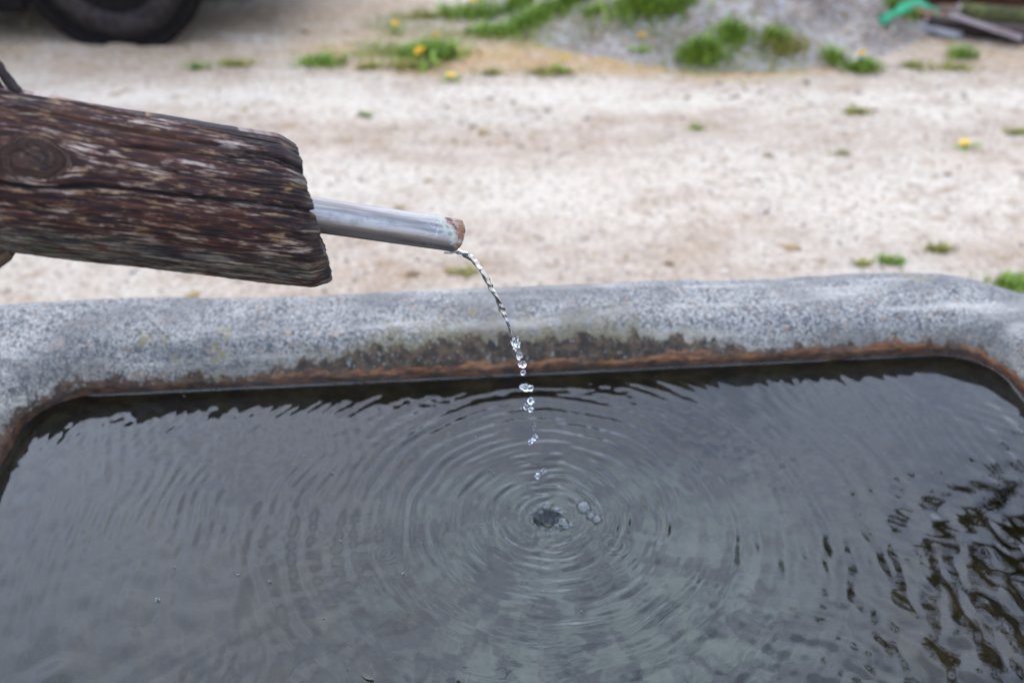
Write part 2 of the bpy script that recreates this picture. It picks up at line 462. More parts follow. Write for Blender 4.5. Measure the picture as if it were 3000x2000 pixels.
def m_log():
    """gx, gy: grain coordinates (along, round the log, bent round the knot); crack: 1 in a crack and in the pipe bore"""
    m = M('weathered_timber')
    g = m.attr('grain', 'Vector'); gx, gy, gz = m.xyz(g)
    crack = m.attr('crack'); knot = m.attr('knot'); low = m.attr('underside'); end = m.attr('end_cut')
    fib = m.noise(m.vec(m.math('MULTIPLY', gx, 24), m.math('MULTIPLY', gy, 330), 0.0), 1.0, 3, 0.6)
    fib2 = m.noise(m.vec(m.math('MULTIPLY', gx, 60), m.math('MULTIPLY', gy, 640), 3.0), 1.0, 2, 0.6)
    pat = m.noise(m.vec(m.math('MULTIPLY', gx, 15), m.math('MULTIPLY', gy, 48), 7.0), 1.0, 6, 0.7)
    pat2 = m.noise(m.vec(m.math('MULTIPLY', gx, 34), m.math('MULTIPLY', gy, 150), 1.0), 1.0, 4, 0.65)
    grain = m.math('MULTIPLY_ADD', fib, 0.6, m.math('MULTIPLY', fib2, 0.4))
    c = m.ramp(m.math('MULTIPLY_ADD', grain, 0.8, m.math('MULTIPLY', pat, 0.22)),
               [(0.40, (0.0042, 0.0013, 0.0007)), (0.51, (0.022, 0.0064, 0.0033)), (0.60, (0.064, 0.0205, 0.0100)), (0.72, (0.14, 0.057, 0.027))])
    zone = m.noise(m.vec(m.math('MULTIPLY', gx, 9), m.math('MULTIPLY', gy, 22), 12.0), 1.0, 3, 0.6)
    c = m.mix(m.step(zone, 0.35, 0.62), m.mix(1.0, c, (0.55, 0.44, 0.38), 'MULTIPLY'), m.mix(1.0, c, (1.45, 1.25, 1.02), 'MULTIPLY'))
    tan = m.math('MULTIPLY', m.step(pat2, 0.52, 0.62), m.step(grain, 0.47, 0.53))
    c = m.mix(m.math('MULTIPLY', tan, 0.8), c, (0.21, 0.115, 0.048))
    sil = m.math('MULTIPLY', m.step(pat, 0.49, 0.62), m.step(grain, 0.485, 0.55))
    sil = m.math('MULTIPLY', m.math('MULTIPLY', sil, m.step(zone, 0.30, 0.55, (0.25, 1.0))), m.math('SUBTRACT', 1.0, m.math('MULTIPLY', knot, 0.8)))
    c = m.mix(m.math('MULTIPLY', sil, 0.9), c, (0.35, 0.262, 0.195))
    # grey-green weathering on the lower side
    gl = m.math('MULTIPLY', low, m.step(pat2, 0.36, 0.6))
    lc = m.mix(m.step(fib, 0.38, 0.6), (0.014, 0.011, 0.007), (0.125, 0.110, 0.078))
    c = m.mix(m.math('MULTIPLY', gl, 0.8), c, lc)
    gr = m.math('MULTIPLY', low, m.step(m.noise(m.obj(), 42, 4, 0.65), 0.55, 0.68))
    c = m.mix(m.math('MULTIPLY', gr, 0.45), c, (0.045, 0.055, 0.018))
    c = m.mix(m.math('MULTIPLY', knot, 0.55), c, m.mix(m.step(m.noise(m.vscale(g, (60, 420, 1)), 1.0, 4), 0.4, 0.6), (0.005, 0.0028, 0.0018), (0.062, 0.032, 0.018)))
    ec = m.mix(m.step(m.noise(m.obj(), 70, 5, 0.65), 0.35, 0.65), (0.008, 0.0055, 0.0045), (0.075, 0.052, 0.036))
    ec = m.mix(m.math('MULTIPLY', m.step(m.noise(m.obj(), 25, 4), 0.56, 0.66), 0.6), ec, (0.115, 0.10, 0.08))
    c = m.mix(end, c, ec)
    rust = m.math('MULTIPLY', m.step(gx, -0.07, -0.20), m.step(gz, 40, 26))
    cc = m.mix(rust, (0.008, 0.005, 0.004), (0.085, 0.035, 0.012))
    c = m.mix(m.math('MULTIPLY', crack, 0.92), c, cc)
    hgt = m.math('ADD', m.math('MULTIPLY', fib, 1.0), m.math('MULTIPLY', fib2, 0.4))
    return m.bsdf(c, 0.82, m.bump(hgt, 0.55, 0.0016), spec=0.3)


def m_plainwood(name, dark, light, scale=1.0, along=(1, 14, 14)):
    m = M(name); p = m.vscale(m.obj(), along)
    f = m.noise(p, 9 * scale, 5, 0.65)
    c = m.mix(m.step(f, 0.35, 0.65), dark, light)
    c = m.mix(m.math('MULTIPLY', m.step(m.noise(m.obj(), 6, 3), 0.5, 0.7), 0.5), c, dark)
    return m.bsdf(c, 0.85, m.bump(f, 0.5, 0.006), spec=0.25)


def m_pipe():
    m = M('dull_galvanised_steel'); p = m.obj(); x, y, z = m.xyz(p)
    st = m.noise(m.vscale(p, (8, 160, 160)), 1.0, 4, 0.6)
    bl = m.noise(p, 45, 4, 0.65)
    c = m.mix(m.step(st, 0.35, 0.68), (0.16, 0.136, 0.116), (0.34, 0.30, 0.265))
    c = m.mix(m.math('MULTIPLY', m.step(bl, 0.55, 0.7), 0.5), c, (0.14, 0.135, 0.135))
    # rust and lime at the mouth: a slanting front, further back on the upper side
    fr = m.math('ADD', x, m.math('MULTIPLY', z, 1.15))
    fr = m.math('ADD', fr, m.math('MULTIPLY', m.math('SUBTRACT', m.noise(p, 130, 4, 0.7), 0.5), 0.020))
    lime = m.math('MULTIPLY', m.step(fr, 0.128, 0.137), m.step(m.noise(p, 170, 3), 0.35, 0.55))
    rust = m.step(fr, 0.1445, 0.1485)
    far = m.math('MULTIPLY', m.step(x, 0.085, 0.125), m.step(m.noise(p, 210, 3, 0.7), 0.54, 0.62))
    c = m.mix(m.math('MULTIPLY', far, 0.6), c, (0.42, 0.42, 0.41))
    c = m.mix(m.math('MULTIPLY', lime, 0.85), c, (0.34, 0.32, 0.24))
    rc = m.ramp(m.noise(p, 120, 4, 0.7), [(0.30, (0.035, 0.012, 0.008)), (0.5, (0.13, 0.042, 0.026)), (0.60, (0.24, 0.14, 0.09)), (0.70, (0.34, 0.30, 0.26))])
    c = m.mix(m.math('MULTIPLY', rust, m.step(m.noise(p, 95, 4, 0.7), 0.34, 0.50, (0.15, 1.0))), c, rc)
    edge = m.math('MULTIPLY', m.step(x, 0.136, 0.1405), m.step(m.noise(p, 180, 3), 0.3, 0.6))
    c = m.mix(edge, c, m.mix(m.noise(p, 240, 2), (0.26, 0.10, 0.025), (0.10, 0.045, 0.02)))
    cov = m.math('MAXIMUM', m.math('MAXIMUM', rust, lime), edge)
    metal = m.math('MULTIPLY', m.math('SUBTRACT', 1.0, cov), 0.82)
    rough = m.math('ADD', 0.36, m.math('ADD', m.math('MULTIPLY', cov, 0.45), m.math('MULTIPLY', bl, 0.14)))
    return m.bsdf(c, rough, m.bump(m.math('ADD', m.math('MULTIPLY', cov, m.noise(p, 260, 3)), m.math('MULTIPLY', st, 0.05)), 0.5, 0.0012), metal=metal)


def m_simple(name, col, rough=0.7, metal=0.0, spec=0.5, var=0.3, scale=30):
    m = M(name); f = m.noise(m.obj(), scale, 4, 0.6)
    c = m.mix(m.step(f, 0.3, 0.7), tuple(k * (1 - var) for k in col), tuple(min(1, k * (1 + var)) for k in col))
    return m.bsdf(c, rough, m.bump(f, 0.15, 0.01), metal=metal, spec=spec)


def m_grass(name, dark, light):
    m = M(name)
    rnd = m.n('ShaderNodeNewGeometry').outputs['Random Per Island']
    c = m.mix(rnd, dark, light)
    return m.bsdf(c, 0.6, spec=0.3, **{'Subsurface Weight': 0.0})


MAT = dict(
    ground=m_ground(), pile=m_pile(), granite=m_granite(), water=m_water('still_water', 1.39, (0.135, 0.138, 0.125)),
    drop=m_water('clear_water'), bubble=m_bubble(), log=m_log(), pipe=m_pipe(),
    gravel=m_stones('loose_gravel', [(0.0, (0.14, 0.11, 0.085)), (0.35, (0.27, 0.225, 0.19)), (0.7, (0.38, 0.345, 0.315)), (1.0, (0.50, 0.47, 0.45))]),
    pilestone=m_stones('crushed_stone', [(0.0, (0.14, 0.105, 0.08)), (0.4, (0.28, 0.21, 0.15)), (0.8, (0.39, 0.315, 0.24)), (1.0, (0.48, 0.42, 0.35))]),
    moss=m_stones('dry_moss', [(0.0, (0.13, 0.075, 0.03)), (0.5, (0.21, 0.135, 0.055)), (1.0, (0.25, 0.185, 0.06))]),
    grass=m_grass('fresh_grass', (0.0697, 0.123, 0.0082), (0.2788, 0.3608, 0.0369)),
    dullgrass=m_grass('yellowing_grass', (0.16, 0.15, 0.018), (0.36, 0.29, 0.06)),
    stripgrass=m_grass('mixed_grass', (0.164, 0.123, 0.0164), (0.246, 0.3116, 0.0328)),
    petal=m_simple('yellow_petal', (0.80, 0.47, 0.012), 0.6, var=0.1),
    stem=m_simple('green_stem', (0.14, 0.22, 0.06), 0.6),
    rod=m_simple('rusty_iron', (0.030, 0.018, 0.014), 0.75, 0.1, 0.25, var=0.6, scale=90),
    post=m_plainwood('grey_post_wood', (0.035, 0.025, 0.02), (0.16, 0.13, 0.11), 1.0, (10, 10, 0.8)),
    brace=m_plainwood('brown_brace_wood', (0.03, 0.017, 0.01), (0.11, 0.065, 0.04)),
    tyre=m_simple('dusty_rubber', (0.032, 0.024, 0.020), 0.95, spec=0.0, var=0.35),
    tread=m_simple('dusty_tread', (0.16, 0.125, 0.105), 0.95, spec=0.12, var=0.4),
    rim=m_simple('dark_steel_wheel', (0.26, 0.245, 0.245), 0.6, 0.2, 0.3),
    paint=m_simple('dark_grey_car_paint', (0.010, 0.0105, 0.013), 0.3, 0.2, var=0.1),
    plastic=m_simple('black_car_plastic', (0.010, 0.0075, 0.006), 0.8, spec=0.05),
    glass=m_simple('dark_car_glass', (0.02, 0.024, 0.026), 0.05, 0.0, 0.6, var=0.05),
    lamp=m_simple('lamp_cover', (0.35, 0.35, 0.36), 0.15, 0.3),
    redbark=m_plainwood('reddish_bark', (0.045, 0.016, 0.009), (0.17, 0.062, 0.030)),
    mossbark=m_plainwood('mossy_bark', (0.030, 0.022, 0.012), (0.15, 0.145, 0.035)),
    darkbark=m_plainwood('dark_bark', (0.018, 0.011, 0.009), (0.075, 0.045, 0.034)),
    palewood=m_plainwood('sawn_pale_board', (0.22, 0.15, 0.13), (0.40, 0.31, 0.275)),
    greywood=m_plainwood('weathered_grey_board', (0.19, 0.165, 0.15), (0.34, 0.31, 0.29)),
    brickred=m_simple('red_brown_offcut', (0.19, 0.06, 0.03), 0.85, var=0.3),
    tarp=m_simple('bright_green_plastic', (0.03, 0.40, 0.17), 0.35, 0, 0.5, var=0.15, scale=14),
    bark=m_plainwood('tree_bark', (0.02, 0.014, 0.01), (0.075, 0.055, 0.04), 1.0, (8, 8, 1)),
    leaf=m_grass('tree_leaf', (0.03, 0.034, 0.005), (0.12, 0.11, 0.02)),
    deadleaf=m_simple('dead_leaf', (0.035, 0.028, 0.012), 0.5, var=0.4, scale=200),
)

# ------------------------------------------------------------------ ground: one sheet out to the horizon
def axis_coords(lo, hi, fine_lo, fine_hi, step):
    f = np.arange(fine_lo, fine_hi + 1e-6, step)
    k = np.geomspace(0.1, 1.0, 22)
    a = fine_lo - (fine_lo - lo) * (k - 0.1) / 0.9
    b = fine_hi + (hi - fine_hi) * (k - 0.1) / 0.9
    return np.unique(np.concatenate([a, f, b]).round(4))


gxs = axis_coords(-150, 150, -3.6, 3.8, 0.03)
gys = axis_coords(-150, 220, 1.6, 6.2, 0.03)
GX, GY = np.meshgrid(gxs, gys)


def ground_z(x, y):
    near = sstep(0.3, 2.2, np.hypot(np.asarray(x), np.asarray(y) - 0.9))
    return near * (0.018 * fbm(np.asarray(x) * 1.6, np.asarray(y) * 1.6, 3.3, 3) + 0.006 * vnoise(np.asarray(x) * 11, np.asarray(y) * 11, 1.1))


GZ = ground_z(GX, GY)
o = mesh_np('ground', np.stack([GX, GY, GZ], -1).reshape(-1, 3), grid_faces(len(gys), len(gxs)), MAT['ground'])
tag(o, 'pale sandy gravel yard with ochre and brown patches', 'ground', kind='structure')

# ------------------------------------------------------------------ granite trough (local frame: u along, v across, z from the water)
TW = 0.515
T_LOC = (0.047, 0.894, TW)
T_ROT = R(4.6)
TA, TB, TR = 0.757, 0.370, 0.088


def round_rect(a, b, r, n):
    """n points round a rounded rectangle with outward normals, spaced by length"""
    cx, cy = a - r, b - r
    segs = [('l', (a, -cy), (a, cy)), ('c', (cx, cy), 0), ('l', (cx, b), (-cx, b)), ('c', (-cx, cy), 90),
            ('l', (-a, cy), (-a, -cy)), ('c', (-cx, -cy), 180), ('l', (-cx, -b), (cx, -b)), ('c', (cx, -cy), 270)]
    L = [math.dist(s[1], s[2]) if s[0] == 'l' else math.pi * (r + 0.10) / 2 for s in segs]
    tot = sum(L); P = []; N = []
    for i in range(n):
        d = tot * i / n; k = 0
        while d > L[k]: d -= L[k]; k += 1
        s = segs[k]; t = d / L[k]
        if s[0] == 'l':
            p = (s[1][0] + (s[2][0] - s[1][0]) * t, s[1][1] + (s[2][1] - s[1][1]) * t)
            dx, dy = s[2][0] - s[1][0], s[2][1] - s[1][1]; q = math.hypot(dx, dy)
            nn = (dy / q, -dx / q)
        else:
            an = R(s[2] + 90 * t); nn = (math.cos(an), math.sin(an))
            p = (s[1][0] + r * nn[0], s[1][1] + r * nn[1])
        P.append(p); N.append(nn)
    return np.array(P), np.array(N)


def rr_sdf(x, y, a, b, r):
    qx, qy = np.abs(x) - (a - r), np.abs(y) - (b - r)
    return np.hypot(np.maximum(qx, 0), np.maximum(qy, 0)) + np.minimum(np.maximum(qx, qy), 0) - r


PROF = [(-0.30, -0.352), (-0.24, -0.352), (-0.18, -0.350), (-0.12, -0.348), (-0.08, -0.344), (-0.055, -0.334), (-0.038, -0.315), (-0.026, -0.28),
        (-0.019, -0.22), (-0.014, -0.15), (-0.009, -0.09), (-0.005, -0.05), (-0.003, -0.03), (-0.0015, -0.012), (0.0, 0.0), (0.001, 0.006),
        (0.002, 0.012), (0.0035, 0.018), (0.0055, 0.024), (0.0080, 0.029), (0.0105, 0.0340), (0.0135, 0.0395), (0.0165, 0.0450), (0.0195, 0.0502), (0.0230, 0.0555), (0.0265, 0.0600), (0.0300, 0.0638), (0.0340, 0.0670), (0.039, 0.0697), (0.045, 0.0717), (0.058, 0.0732), (0.066, 0.0748), (0.076, 0.0760), (0.088, 0.0768), (0.100, 0.0772),
        (0.112, 0.0772), (0.123, 0.0766), (0.134, 0.0750), (0.144, 0.0720), (0.154, 0.0670), (0.163, 0.0590), (0.172, 0.0450), (0.175, 0.033),
        (0.177, 0.015), (0.178, -0.01), (0.179, -0.05), (0.180, -0.12), (0.181, -0.20), (0.182, -0.30), (0.183, -0.40), (0.183, -0.515)]
NL = 1500
LP, LN = round_rect(TA, TB, TR, NL)
V = []; D = []
for dd, zz in PROF:
    if dd < -0.06:                     # the bed: shrink the outline instead of offsetting, so it never folds
        s = 1 + (dd + 0.06) * 2.6
        q = (LP - LN * 0.06) * np.array([max(s, 0.05), max(s, 0.05)])
    else:
        q = LP + LN * dd
    V.append(np.column_stack([q, np.full(NL, zz)])); D.append(np.full(NL, dd))
V = np.concatenate(V); D = np.concatenate(D)
nrm = np.tile(np.column_stack([LN, np.zeros(NL)]), (len(PROF), 1))
up = sstep(0.0, 0.06, D) * (1 - sstep(0.165, 0.178, D))
lo = fbm(V[:, 0] * 5, V[:, 1] * 5, V[:, 2] * 9, 3)
hi = fbm(V[:, 0] * 34, V[:, 1] * 34, V[:, 2] * 40 + 4, 3)
V[:, 0] += 0.011 * sstep(-0.45, -0.74, V[:, 0]) * (1 - sstep(0.03, 0.09, D))
V[:, 0] -= sstep(0.07, 0.17, D) * sstep(-0.40, -0.95, V[:, 0]) * 0.20
amp = np.where(V[:, 2] > -0.5, 1.0, 0.0)
V[:, 2] -= 0.013 * up * sstep(0.55, 0.95, V[:, 0])
V[:, 2] += 0.013 * up * sstep(-0.25, -0.85, V[:, 0])
V[:, 2] += amp * up * (0.0075 * lo + 0.0016 * hi)
V[:, :2] += nrm[:, :2] * (amp * (1 - up) * (0.006 * lo + 0.0016 * hi))[:, None]
F = grid_faces(len(PROF), NL, wrap=True)
trough = mesh_np('stone_trough', np.vstack([V, [[0, 0, -0.352]]]), F[:, ::-1], MAT['granite'], attrs={'inner_offset': ('FLOAT', np.append(D, -0.4))})
bmm = bmesh.new(); bmm.from_mesh(trough.data); bmm.verts.ensure_lookup_table()
ctr = bmm.verts[len(bmm.verts) - 1]
for k in range(NL):
    bmm.faces.new((bmm.verts[k], bmm.verts[(k + 1) % NL], ctr)).smooth = True
bmesh.ops.recalc_face_normals(bmm, faces=bmm.faces[:])
bmm.to_mesh(trough.data); bmm.free()
trough.location = T_LOC; trough.rotation_euler = (0, 0, T_ROT)
tag(trough, 'grey speckled granite trough with rounded rim and rusty brown waterline stain', 'trough')

# ------------------------------------------------------------------ water surface (waves are real relief)
ca, sa = math.cos(T_ROT), math.sin(T_ROT)


def to_local(x, y): return ((x - T_LOC[0]) * ca + (y - T_LOC[1]) * sa, -(x - T_LOC[0]) * sa + (y - T_LOC[1]) * ca)
def to_world(u, v): return (T_LOC[0] + u * ca - v * sa, T_LOC[1] + u * sa + v * ca)


SPLASH = to_local(0.0467, 0.947)


def small_rings():
    """(world x, y, ring radius, amplitude, wavelength) of stray drop rings"""
    return [(0.0015, 0.965, 0.008, 0.00030, 0.0045), (0.129, 0.899, 0.016, 0.00042, 0.0060), (-0.0385, 0.927, 0.014, 0.00014, 0.0055),
            (0.112, 0.972, 0.012, 0.00012, 0.0055), (-0.157, 0.884, 0.017, 0.00020, 0.0065), (-0.190, 0.93, 0.018, 0.00009, 0.0070)]


def wave_height(u, v):
    su, sv = SPLASH
    wr = 0.007 * fbm(u * 9 + 0.37, v * 9 + 0.21, 0.5, 2)
    du, dv = u - su, v - sv
    r = np.hypot(du, dv) + wr
    th = np.arctan2(dv, du)
    ct, st_ = np.cos(th), np.sin(th)
    mod = 0.15 + 1.05 * sstep(-0.5, 0.45, vnoise(ct * 2.2 + 5, st_ * 2.2, r * 15)) * (0.75 + 0.35 * vnoise(ct * 5 + 2, st_ * 5, r * 24))
    h = 0.0
    for ox, oy, l0, l1, s0_, fall, p0, ns in ((0, 0, 0.0100, 0.022, 0.42, 0.130, 0.0, 1.0), (0.011, -0.006, 0.0150, 0.014, 0.30, 0.19, 1.9, 4.0), (-0.009, 0.008, 0.022, 0.02, 0.23, 0.27, 0.7, 8.0)):
        q = np.hypot(du - ox, dv - oy) + wr
        ph = 2 * np.pi * np.log1p(l1 / l0 * q) / l1
        lam = l0 + l1 * q
        gate = mod if ns == 1.0 else 0.12 + 1.1 * sstep(-0.45, 0.5, vnoise(ct * 1.9 + ns, st_ * 1.9, q * 11 + ns))
        h = h + s0_ * np.exp(-q / fall) * sstep(0.014, 0.045, q) * lam / (2 * np.pi) * np.sin(ph + p0 + 1.3 * vnoise(u * 11 + ns, v * 11, 7)) * gate
    # echoes from the walls
    for (mu, mv, lam3, s3, fall) in ((su, 2 * TB - sv, 0.016, 0.030, 0.45), (-2 * TA - su, sv, 0.0185, 0.060, 1.5), (2 * TA - su, sv, 0.017, 0.003, 1.2), (su, -2 * TB - sv, 0.022, 0.045, 0.7)):
        q = np.hypot(u - mu, v - mv) + 0.016 * fbm(u * 5 + 0.4, v * 5, mu, 2)
        gate = sstep(-0.3, 0.5, vnoise(u * 5.3 + mu, v * 5.3, 3.0))
        h += 2.2 * s3 * np.exp(-q / fall) * lam3 / (2 * np.pi) * np.sin(2 * np.pi * q / lam3 + 1.5 * vnoise(u * 9 + mu, v * 9, 5)) * gate
    # fans spreading to the far wall and to the left
    side = sstep(0.02, 0.35, -du) * sstep(-0.25, 0.1, dv)
    q = np.hypot(du, dv * 1.1) + 0.014 * fbm(u * 6 + 0.3, v * 6, 8, 2)
    h += 0.105 * side * sstep(-0.02, -0.10, rr_sdf(u, v, TA, TB, TR)) * 0.0175 / (2 * np.pi) * np.sin(2 * np.pi * q / 0.0175 + 3.2 * vnoise(u * 9, v * 9, 9)) * sstep(-0.45, 0.5, vnoise(u * 7, v * 7, 6))
    back = sstep(0.10, 0.24, dv) * sstep(-0.5, -0.1, du) * sstep(0.30, 0.05, du)
    h += 0.075 * back * 0.014 / (2 * np.pi) * np.sin(2 * np.pi * r / 0.014 + 2.0 * vnoise(u * 12, v * 12, 2)) * sstep(-0.3, 0.5, vnoise(u * 9, v * 16, 1))
    # loose swell and capillaries: livelier low in the picture and at the right
    R2 = np.random.default_rng(21)
    live = 0.60 + 0.30 * sstep(0.28, 0.66, u) * sstep(0.30, -0.05, v) + 0.55 * sstep(0.02, -0.25, v)
    calm = 1 - 0.62 * sstep(0.15, 0.5, u) * sstep(0.0, 0.2, v)
    for k in range(46):
        lam4 = R2.uniform(0.014, 0.065); an = R2.uniform(0, 2 * np.pi); ph4 = R2.uniform(0, 6.28)
        a4 = 0.0085 * (lam4 / 0.03) ** 0.25 * lam4 / (2 * np.pi)
        h += live * calm * a4 * np.sin(2 * np.pi * (u * np.cos(an) + v * np.sin(an)) / lam4 + ph4)
    wx, wy = T_LOC[0] + u * ca - v * sa, T_LOC[1] + u * sa + v * ca
    for (px, py, r0, a0, l0) in small_rings():
        q = np.hypot(wx - px, wy - py)
        h += a0 * np.exp(-((q - r0 * 0.7) / (r0 * 0.55)) ** 2) * np.cos(2 * np.pi * (q - r0) / l0)
    q = np.hypot(wx - 0.129, wy - 0.899)
    h -= 0.0022 * np.exp(-(q / 0.0035) ** 2)
    # the splash crater with its torn lip
    cu, cv = du / 1.25, dv
    rc = np.hypot(cu, cv) * (1 + 0.18 * vnoise(th * 1.6 + 9, 3.0, 0.0))
    h -= 0.0150 * np.exp(-(rc / 0.0120) ** 2)
    h += 0.0032 * np.exp(-((rc - 0.0175) / 0.0045) ** 2) * (0.55 + 0.6 * vnoise(th * 3, 1.0, 2.0))
    h += 0.0012 * np.exp(-(rc / 0.042) ** 2) * fbm(u * 130, v * 130, 3, 2)
    sd = rr_sdf(u, v, TA, TB, TR)
    h *= 0.35 + 0.65 * sstep(0.0, -0.05, sd)
    h += 0.0024 * np.exp(np.minimum(sd, 0) / 0.0028)
    return h


us = np.arange(-TA - 0.016, TA + 0.016, 0.0015)
vs = np.concatenate([np.arange(-TB - 0.016, -0.27, 0.006), np.arange(-0.27, TB + 0.016, 0.0015)])
UU, VV = np.meshgrid(us, vs)
HH = wave_height(UU.ravel(), VV.ravel()).reshape(UU.shape)
F = grid_faces(len(vs), len(us))
fc = rr_sdf(UU.ravel()[F].mean(1), VV.ravel()[F].mean(1), TA, TB, TR)
F = F[fc < 0.012]
used = np.unique(F); remap = np.full(UU.size, -1); remap[used] = np.arange(len(used))
water = mesh_np('water', np.stack([UU, VV, HH], -1).reshape(-1, 3)[used], remap[F], MAT['water'])
water.location = T_LOC; water.rotation_euler = (0, 0, T_ROT)
tag(water, 'grey rippled water filling the stone trough, rings spreading from the splash', 'water', kind='structure')


def water_z(x, y):
    u, v = to_local(x, y)
    return TW + float(wave_height(np.array([u]), np.array([v]))[0])


# ------------------------------------------------------------------ wooden spout: log, pipe, rods, post
AX_A = np.array([-0.1881646, 0.877, 0.99521759])
AX = np.array([0.91038196, 0.27899898, -0.30555566]); AX /= np.linalg.norm(AX)
E1 = np.array([0, 0, 1.0]) - AX[2] * AX; E1 /= np.linalg.norm(E1)
E2 = np.cross(AX, E1)
LR = 0.0712
spout = empty('fountain_spout', (-1.03, 0.62, 0))
tag(spout, 'weathered log spout with a steel pipe pouring water into the trough', 'fountain spout')
spout_inv = Matrix.Translation(-spout.location)

CR = [  # cracks: (width, depth, [(t, degrees)])
    (0.0022, 0.0050, [(-.46, 25), (-.36, 26), (-.283, 23.8), (-.253, 19.2), (-.232, 19.6), (-.205, 21.4), (-.178, 22.5), (-.144, 22.2), (-.121, 23), (-.092, 24.1), (-.0675, 23.6), (-.052, 26.8), (-.040, 34.5)]),
    (0.0017, 0.0055, [(-.48, 68), (-.34, 70), (-.277, 74.1), (-.264, 74.8), (-.2515, 75), (-.2315, 71.1), (-.211, 67.9), (-.19, 66.2), (-.168, 66.2), (-.14, 65.2), (-.118, 64.1), (-.089, 63.7), (-.065, 63.3), (-.03, 62.1)]),
    (0.0014, 0.0040, [(-.20, 38), (-.18, 36.2), (-.149, 34.1), (-.121, 32.9), (-.092, 30.4), (-.0615, 28.4), (-.046, 32)]),
    (0.0012, 0.0034, [(-.40, 119), (-.275, 117.4), (-.249, 114.6), (-.209, 113.4), (-.184, 114.9), (-.159, 112.6), (-.122, 110.4), (-.08, 109.6)]),
    (0.0009, 0.0022, [(-.22, 4), (-.15, 5), (-.09, 8), (-.05, 9)]),
    (0.0009, 0.0022, [(-.30, 92), (-.2, 90), (-.12, 93), (-.05, 91)]),
    (0.0008, 0.0018, [(-.17, 50), (-.12, 50), (-.07, 49), (-.04, 47)]),
    (0.0009, 0.0022, [(-.24, 132), (-.17, 129), (-.09, 131), (-.03, 128)]),
    (0.0016, 0.0045, [(-.5, 200), (-.3, 204), (-.1, 198)]), (0.0016, 0.0045, [(-.5, 280), (-.3, 277), (-.06, 284)]),
]
KT, KS = -0.2537, R(55.5)
NT = 760
tt = np.concatenate([np.linspace(-0.86, -0.36, 70)[:-1], np.linspace(-0.36, -0.027, 260)])
tt = tt / 0.02 * 0.02
th = np.linspace(0, 2 * np.pi, NT, endpoint=False)
# t runs to a slanted end: the lower side reaches further out than the upper one
endline = -0.027 - 0.029 * np.cos(th) + 0.005 * fbm(np.cos(th) * 2.5 + 4, np.sin(th) * 2.5, 3.0, 4)
T2, TH2 = np.meshgrid(tt, th, indexing='ij')
frac = (T2 - tt[0]) / (tt[-1] - tt[0])
Tm = tt[0] + frac * (endline[None, :] - tt[0])
ds = (TH2 - KS) * LR
dt = (Tm - KT) / 1.55
rk = np.hypot(dt, ds)
rk = rk * (1 + 0.22 * fbm(Tm * 34 + 0.3, TH2 * 2.6, 8.2, 3))
ak = 0.014
far_ds = 1.0 * np.where(np.abs(TH2 - KS) < 2.4, ds, np.sign(ds) * 0.16)
psi = far_ds * (1 - (ak ** 2) / np.maximum(rk, ak) ** 2 * 0.85)
inside = sstep(0.017, 0.009, rk + 0.004 * fbm(Tm * 60, TH2 * 4, 1, 3))
gy = psi * (1 - inside) + inside * (0.35 + (rk + 0.0012 * fbm(Tm * 70, TH2 * 5, 4, 3)) * 0.9)
gyw = gy + 0.0035 * fbm(Tm * 5, TH2 * 1.3, 2, 3)
crk = np.zeros_like(Tm); dep = np.zeros_like(Tm)
for w, dp, pl in CR:
    pt = np.array([p[0] for p in pl]); pa = np.radians([p[1] for p in pl])
    c = np.interp(Tm, pt, pa)
    c = c + 0.012 * vnoise(Tm * 60, c * 0 + w * 1000, 0)
    live = sstep(pt[0] - 0.01, pt[0] + 0.02, Tm) * (1 - sstep(pt[-1] - 0.006, pt[-1] + 0.006, Tm))
    ww = 1.25 * w * (0.55 + 0.6 * (0.5 + 0.5 * vnoise(Tm * 22, w * 900 + 0 * Tm, 1))) * np.maximum(live, 0.05)
    g = np.exp(-((TH2 - c) * LR / ww) ** 2) * live
    crk = np.maximum(crk, g); dep = np.maximum(dep, g * dp)
for a_, e_ in ((35, 0.8),):      # checks radiating in the knot
    an = np.arctan2(ds, dt)
    g = np.exp(-(rk * np.sin(an - R(a_)) / 0.0007) ** 2) * sstep(0.013, 0.009, rk) * e_
    crk = np.maximum(crk, g * 0.8); dep = np.maximum(dep, g * 0.0015)
rad = LR * (1 + 0.018 * np.sin(TH2 * 2 + 0.6) + 0.014 * fbm(np.cos(TH2) * 1.5 + Tm * 3, np.sin(TH2) * 1.5, Tm * 2, 3))
rad += 0.0022 * np.exp(-(rk / 0.020) ** 2)
rad += 0.0012 * vnoise(Tm * 9, gyw * 260, 1) + 0.0008 * vnoise(Tm * 14, gyw * 520, 5) + 0.0014 * vnoise(Tm * 4, gyw * 90, 9)
rad += 0.0005 * fbm(Tm * 120, TH2 * 12, 3, 2)
rad -= dep
P3 = AX_A + Tm[..., None] * AX + rad[..., None] * (np.cos(TH2)[..., None] * E1 + np.sin(TH2)[..., None] * E2)
rows = [P3.reshape(-1, 3)]
low = (sstep(R(96), R(118), TH2) * (1 - sstep(R(215), R(250), TH2))).ravel()
knotm = sstep(0.020, 0.007, rk + 0.004 * fbm(Tm * 60, TH2 * 4, 6, 3)).ravel()
A_gr = [np.stack([Tm, gy, np.degrees(TH2)], -1).reshape(-1, 3)]; A_cr = [crk.ravel()]; A_kn = [knotm]; A_lo = [low]; A_en = [np.zeros(Tm.size)]
